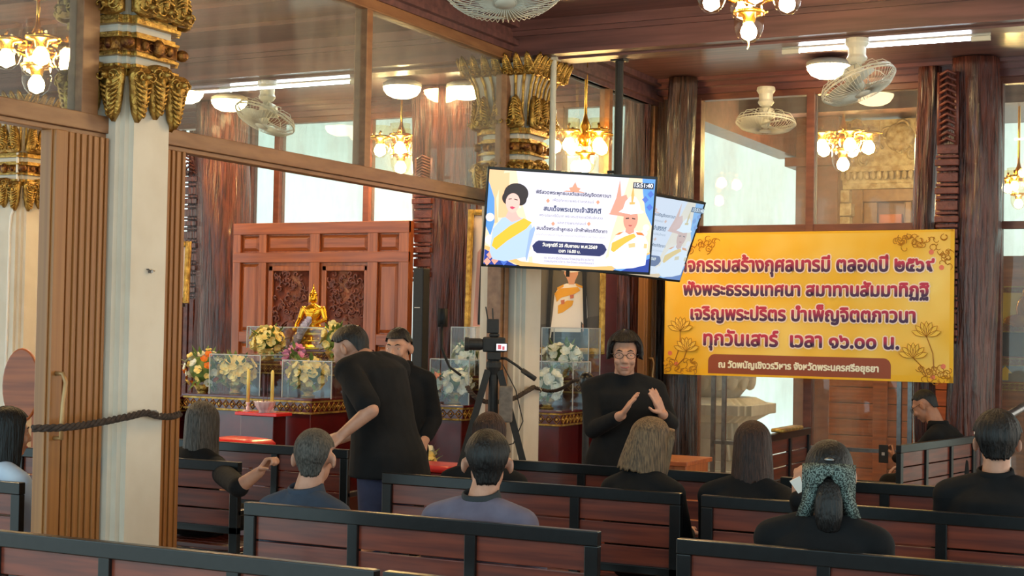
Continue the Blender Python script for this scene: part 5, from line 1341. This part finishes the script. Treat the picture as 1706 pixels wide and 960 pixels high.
MT['hairbrown'] = pm('dark_brown_hair', (34, 21, 17), .5, rgb2=(66, 41, 32), scale=20, stretch=(9, 9, .7), bump=.5, bscale=18, spec=.25)
MT['navy'] = pm('navy_cloth', (40, 50, 66), .85, rgb2=(50, 62, 80), scale=10, bump=.2, bscale=7)
MT['purple'] = pm('purple_grey_cloth', (92, 86, 104), .85, rgb2=(104, 98, 116), scale=12, bump=.2, bscale=7)
MT['darkcollar'] = pm('dark_collar', (38, 42, 46), .85, rgb2=(46, 50, 54), scale=12)
MT['jeans'] = pm('dark_jeans', (40, 42, 66), .85, rgb2=(50, 52, 78), scale=12)
MT['whitecloth'] = pm('pale_blue_white_cloth', (206, 216, 232), .8, rgb2=(188, 200, 220), scale=9)
def sit(hz, wide=1.0, lean=0, hx=0, hy=.05, arms=None):
    """seated: seat top .445, back against y=-.15; hz = height of the head's centre"""
    n_ = hz - .135; s_ = n_ - .065
    J = dict(lean=lean, pelvis=(0, -.0, .56), waist=(0, -.02 + .05 * lean, .56 + (s_ - .56) * .32), chest=(hx * .4, -.03 + .16 * lean, .56 + (s_ - .56) * .68), shoulders=(hx * .7, -.02 + .3 * lean, s_), neck=(hx * .9, -.005 + .38 * lean, n_), head=(hx, hy + .42 * lean, hz))
    sw = .165 * wide
    for sg, k in ((-1, 'L'), (1, 'R')):
        J['hip' + k] = (sg * .09, .0, .545); J['knee' + k] = (sg * .12, .42, .53); J['ankle' + k] = (sg * .12, .42, .10)
        J['shoulder' + k] = (sg * sw + hx * .7, -.02 + .3 * lean, s_ - .035); J['elbow' + k] = (sg * (sw + .035), .05, s_ - .30); J['wrist' + k] = (sg * .10, .25, .655)
    if arms: J.update(arms)
    return J
def stand(H_, wide=1.0, lean=0, arms=None, head=None):
    k_ = H_ / 1.7; sl, cl = math.sin(lean), math.cos(lean)
    def up(h, y=0): return (0, sl * (h - .92) * k_ + y, (.92 + (h - .92) * cl) * k_)
    J = dict(lean=lean, pelvis=(0, 0, .93 * k_), waist=up(1.08), chest=up(1.25, .01), shoulders=up(1.40), neck=up(1.47), head=head or up(1.59, .03))
    sh = V(J['shoulders']); sw = .17 * wide
    for sg, k in ((-1, 'L'), (1, 'R')):
        J['hip' + k] = (sg * .09, 0, .90 * k_); J['knee' + k] = (sg * .10, .02, .49 * k_); J['ankle' + k] = (sg * .11, 0, .10)
        J['shoulder' + k] = tuple(sh + V((sg * sw, 0, -.035))); J['elbow' + k] = tuple(sh + V((sg * (sw + .06), .0, -.31))); J['wrist' + k] = tuple(sh + V((sg * (sw + .04), .10, -.55)))
    if arms: J.update(arms)
    return J
def seat_at(u, v, yrow, off=.22):
    """world position of a head seen at (u, v) above the bench row"""
    return at_y(u, v, yrow + off)
def sitter(u, v, row, label, hairs, rz=0, wide=1.0, lean=0, off=.30, arms=None, hx=0, **kw):
    h = seat_at(u, v, row, off); J = sit(h.z, wide, lean, hx, .05, arms)
    o = V(J['head']); c, s_ = math.cos(rz), math.sin(rz)
    return person(label, (h.x - (c * o.x - s_ * o.y), h.y - (s_ * o.x + c * o.y), 0), rz, J, hairs, wide=wide, **kw)
def hair_short(mat, seed, amp=.035, front=.62, side=.12, back=-.52, rad=(.084, .102, .096)):
    return lambda hc, R: [(hair_shell(hc, R, short_cut(front, side, back), nape, rad, amp, 26, seed=seed, nE=20, nD=5), mat)]
def hair_long(mat, seed, drop, flare=.12, tuck=-.04, rad=(.088, .105, .10), open_=2.15, amp=.045, front=.55):
    def elf(az):
        a = abs(az); return 0.0 if a < open_ else front * SM((a - open_) / .35)
    def dropf(az):
        a = abs(az); return (drop * (1 if a < open_ else max(0, 1 - (a - open_) / .12)), flare, tuck)
    return lambda hc, R: [(hair_shell(hc, R, elf, dropf, rad, amp, 24, nA=150, seed=seed, nD=16, thick=.02), mat)]

# seated congregation
sitter(812, 772, R2, 'seated person in purple grey shirt with dark collar, black hair, seen from behind', hair_short('hair', 1.0, back=-.62), .06, 1.12, top='purple', collar='darkcollar', sleeve=.35, face=False, hs=1.13, head=(.42, .03, 0))
sitter(524, 764, R2, 'seated grey-haired person in navy shirt, seen from behind, head turned slightly', hair_short('hairsalt', 2.0, back=-.60, side=.2), -.05, 1.05, top='navy', collar='navy', sleeve=.35, head=(.38, .05, 0), hs=1.05)
sitter(815, 728, R3, 'seated person in black with dark bobbed hair, mostly hidden behind another black head', hair_long('hairbrown', 3.0, .12, .0, .0), .1, 1.05, head=(.3, .1, 0), face=False, ears=False)
sitter(1084, 738, R3, 'seated person in black with long fair brown hair, turned to the right', hair_long('hairfair', 4.0, .17, .32, .02), -.15, .98, head=(-.55, .12, .12), sleeve=1.0, ears=False)
sitter(1254, 746, R3, 'seated person in black with straight dark brown hair down to the shoulders', hair_long('hairbrown', 5.0, .20, .16, .0), 0, 1.05, aw=dict(elbowR=at_d(1338, 856, 6.8), wristR=at_d(1330, 832, 6.62), handR=V((0, .04, .12)), backR=(0, -1, 0)), head=(.28, .06, 0), face=False, sleeve=1.0, ears=False)
def bow_hair(hc, R):
    out = [(hair_shell(hc, R, short_cut(.62, -.05, -.55), nodrop, (.084, .103, .096), .015, 30, seed=6, nE=20, nD=1), 'hair')]
    b = MB(); Q = []
    for f, r in ((0, .022), (.12, .038), (.35, .05), (.6, .052), (.85, .042), (1, .02)):
        c = hc + R @ V((0, -.115 - .02 * math.sin(f * 3), -.01 - .20 * f)); Q.append([c + V((r * (1 + .06 * math.sin(k * 5)) * math.cos(k * PI / 10), r * .6 * math.sin(k * PI / 10), 0)) for k in range(20)])
    b.rings(Q); out.append((b, 'hair'))
    return out
pw = sitter(1381, 792, R2, 'seated person in black with low ponytail and patterned grey green bow', bow_hair, 0, 1.12, off=.29, sleeve=1.0, head=(.26, .08, 0), face=False, hs=1.04)
MT['bow'] = pm('speckled_bow', (28, 38, 35), .8, rgb2=(112, 126, 120), scale=190, lo=.47, hi=.53, detail=1)
hv = at_y(1381, 792, R2 + .29) - V(pw.location)
b = MB(); b.M = Matrix.Translation(hv) @ Matrix.Rotation(.26, 4, 'Z') @ Matrix.Translation(-hv)
for sg in (-1, 1):
    Q = []
    for f, w_, dy in ((0, .016, -.128), (.25, .032, -.138), (.6, .046, -.125), (1.0, .058, -.085)):
        x = sg * .095 * f; zc = .035 - .045 * f
        Q.append([hv + V((x, dy, zc + w_)), hv + V((x, dy - .012, zc + w_ * .4)), hv + V((x, dy - .004, zc - w_ * 1.2)), hv + V((x, dy + .006, zc - w_ * 1.2)), hv + V((x, dy + .006, zc + w_ * .4))])
    b.rings(Q)
    Q = []
    for f in (0, .35, .7, 1.0):
        x = sg * (.035 + .05 * f); zc = .01 - .15 * f; y = -.12 + .015 * f
        Q.append([hv + V((x - .03, y, zc)), hv + V((x, y - .012, zc)), hv + V((x + .03, y, zc)), hv + V((x, y + .006, zc))])
    b.rings(Q)
b.ell(hv + V((0, -.138, .03)), (.022, .018, .022)); b.build('bow', 'bow', pw, smooth=True)
MB().ell(hv + Matrix.Rotation(.26, 3, 'Z') @ V((0, -.115, .066)), (.018, .01, .008)).build('hair_clip', 'steel', pw, smooth=True)
sitter(1661, 738, R3, 'seated person in black with short thick black hair, at the right edge', hair_short('hair', 7.0, .06, back=-.45, side=.15, rad=(.097, .113, .110)), .05, 1.15, off=.30, face=False, collar='cloth', hs=1.08, head=(.14, .03, 0))
sitter(337, 706, R3, 'seated person in black with long grey black hair and raised forearm, beyond the folding doors',
       hair_long('hairgrey', 8.0, .26, .10, .0, (.092, .108, .102)), -.05, 1.0, aw=dict(elbowR=at_d(398, 812, 7.75), wristR=at_d(433, 786, 7.7), handR=at_d(450, 764, 7.68) - at_d(433, 786, 7.7), backR=(-.3, 0, .6)), head=(.3, .05, 0), fingers=((.3, 1), (1.3, 1)), vox=.0065, face=False, sleeve=.5, ears=False)
sitter(14, 722, R2, 'seated person in white with long black hair, cropped by the left edge', hair_long('hair', 9.0, .22, .02, .03, (.092, .11, .104)), -.1, 1.0, head=(-.5, .05, 0), top='whitecloth', sleeve=.4, group='other visitors', ears=False)
# man with the phone on the sideways bench
hp = at_y(1541, 676, 11.66)
J = sit(hp.z, 1.15, .22, 0, .09, dict(elbowL=(-.20, .16, .78), wristL=(-.10, .36, .72), handL=(.05, .10, .04), backL=(-.5, .6, -.4), elbowR=(.2, .14, .76), wristR=(.06, .36, .66)))
o = V(J['head']); rzp = 1.41
pm_ = person('seated person in black jacket and glasses looking down at a phone, on the sideways bench', (hp.x + math.sin(rzp) * o.y, hp.y - math.cos(rzp) * o.y, 0), rzp, J, hair_short('hair', 10, .02, .55, .2, -.35, (.080, .098, .094)), 'cloth', 'cloth', 1.0, 'skin2', .0065, True, True, (0, .5, 0), 1.15, 'cloth', ((.7, 1), (.6, 1)))
Rz = Matrix.Rotation(rzp, 3, 'Z')
def pw_(p): return V(pm_.location) + Rz @ V(p)
ph = thing('smartphone', 'black smartphone held by the person on the sideways bench', 'phone', pw_((-.085, .475, .745)), rzp)
MB().box(-.006, .006, -.038, .038, -.07, .07).build('phone_body', 'matblack', ph, bevel=.004)
MB().box(-.0075, -.006, -.012, .012, -.012, .012).build('round_sticker', flc((176, 170, 166)), ph)
b = MB().lathe([(.034, -.012), (.036, 0), (.034, .012)], V(J['wristL']).lerp(V(J['elbowL']), .12), 16, V(V(J['wristL']) - V(J['elbowL'])).to_track_quat('Z', 'Y').to_matrix()); b.build('wrist_watch', 'matblack', pm_, smooth=True)
b = MB()
for k in range(4): b.box(-.02 + k * .022, -.004 + k * .022, -.212, -.205, .93, .98)
b.build('jacket_lettering', 'white', pm_)
c = at_d(1331, 808, 6.55); o = MB().obox((0, 0, 0), (.05, .004, .07), rot('Y', -.5) @ rot('X', .5)).build('paper_sheet', 'white'); o.location = c
tag(o, 'folded white paper held beside the straight brown hair', 'paper')

# standing stooped man
hp = at_y(584, 582, 6.95); rzs = math.radians(84)
J = stand(1.78, 1.25, .24, dict(elbowR=(.25, .30, 1.10), wristR=(.12, .50, 1.0)))
sh = V(J['shoulders']); J['head'] = (0, sh.y + .16, hp.z); J['neck'] = (0, sh.y + .06, sh.z + .055)
o = V(J['head'])
person('stooping standing person in black T-shirt and dark jeans facing the altar', (hp.x + math.sin(rzs) * o.y, hp.y - math.cos(rzs) * o.y, 0), rzs, J, hair_short('hair', 11, .03, .5, .12, -.45, (.086, .106, .098)), 'cloth', 'jeans', .42, 'skin', .0065, True, False, (.1, .42, 0), 1.25, None, ((.4, 1), (.4, 1)), hs=1.05, hem=.12,
       aw=dict(elbowL=at_d(618, 684, 7.75), wristL=at_d(570, 724, 7.72), handL=at_d(548, 742, 7.7) - at_d(570, 724, 7.72), backL=(0, -1, .5)))
# young man behind
hp = at_y(664, 580, 8.3); rzy = math.radians(180 + 14)
J = stand(hp.z + .11, 1.0, .04, dict(elbowL=(-.22, -.02, 1.06), wristL=(-.20, .14, .92), handL=(.02, .08, -.16), elbowR=(.22, .0, 1.06), wristR=(.17, .14, .92), handR=(-.02, .08, -.16)))
J['head'] = (0, V(J['shoulders']).y + .06, hp.z); o = V(J['head'])
person('young standing person in black shirt with neat black hair, beside the column speaker', (hp.x + math.sin(rzy) * o.y, hp.y - math.cos(rzy) * o.y, 0), rzy, J, hair_short('hair', 12, .03, .42, .1, -.4, (.085, .104, .104)), 'cloth', 'cloth', .85, 'skin', .0065, True, False, (-.1, .12, 0), 1.05, 'cloth', ((.4, 1), (.4, 1)))
# clapping woman
hp = at_y(1041, 592, 8.35); rzw = math.radians(180 + 26)
J = stand(hp.z + .11, 1.1, .05)
J['head'] = (0, V(J['shoulders']).y + .06, hp.z); o = V(J['head'])
person('smiling standing person in loose black dress and glasses, hands raised to clap', (hp.x + math.sin(rzw) * o.y, hp.y - math.cos(rzw) * o.y, 0), rzw, J, hair_long('hair', 13, .05, .02, .02, (.100, .118, .116), 1.92, .09, .5), 'cloth', 'cloth', .9, 'skin', .0055, True, True, (-.05, .06, 0), 1.12, None, ((.08, -1), (.08, -1)), True, smile=True, ears=False, hs=1.06,
       aw=dict(elbowR=at_d(988, 716, 8.95), wristR=at_d(1036, 692, 8.68), handR=at_d(1062, 655, 8.62) - at_d(1036, 692, 8.68), backR=(-.8, -.4, .3),
               elbowL=at_d(1116, 706, 8.95), wristL=at_d(1104, 690, 8.70), handL=at_d(1088, 652, 8.66) - at_d(1104, 690, 8.70), backL=(.9, -.3, .2)))
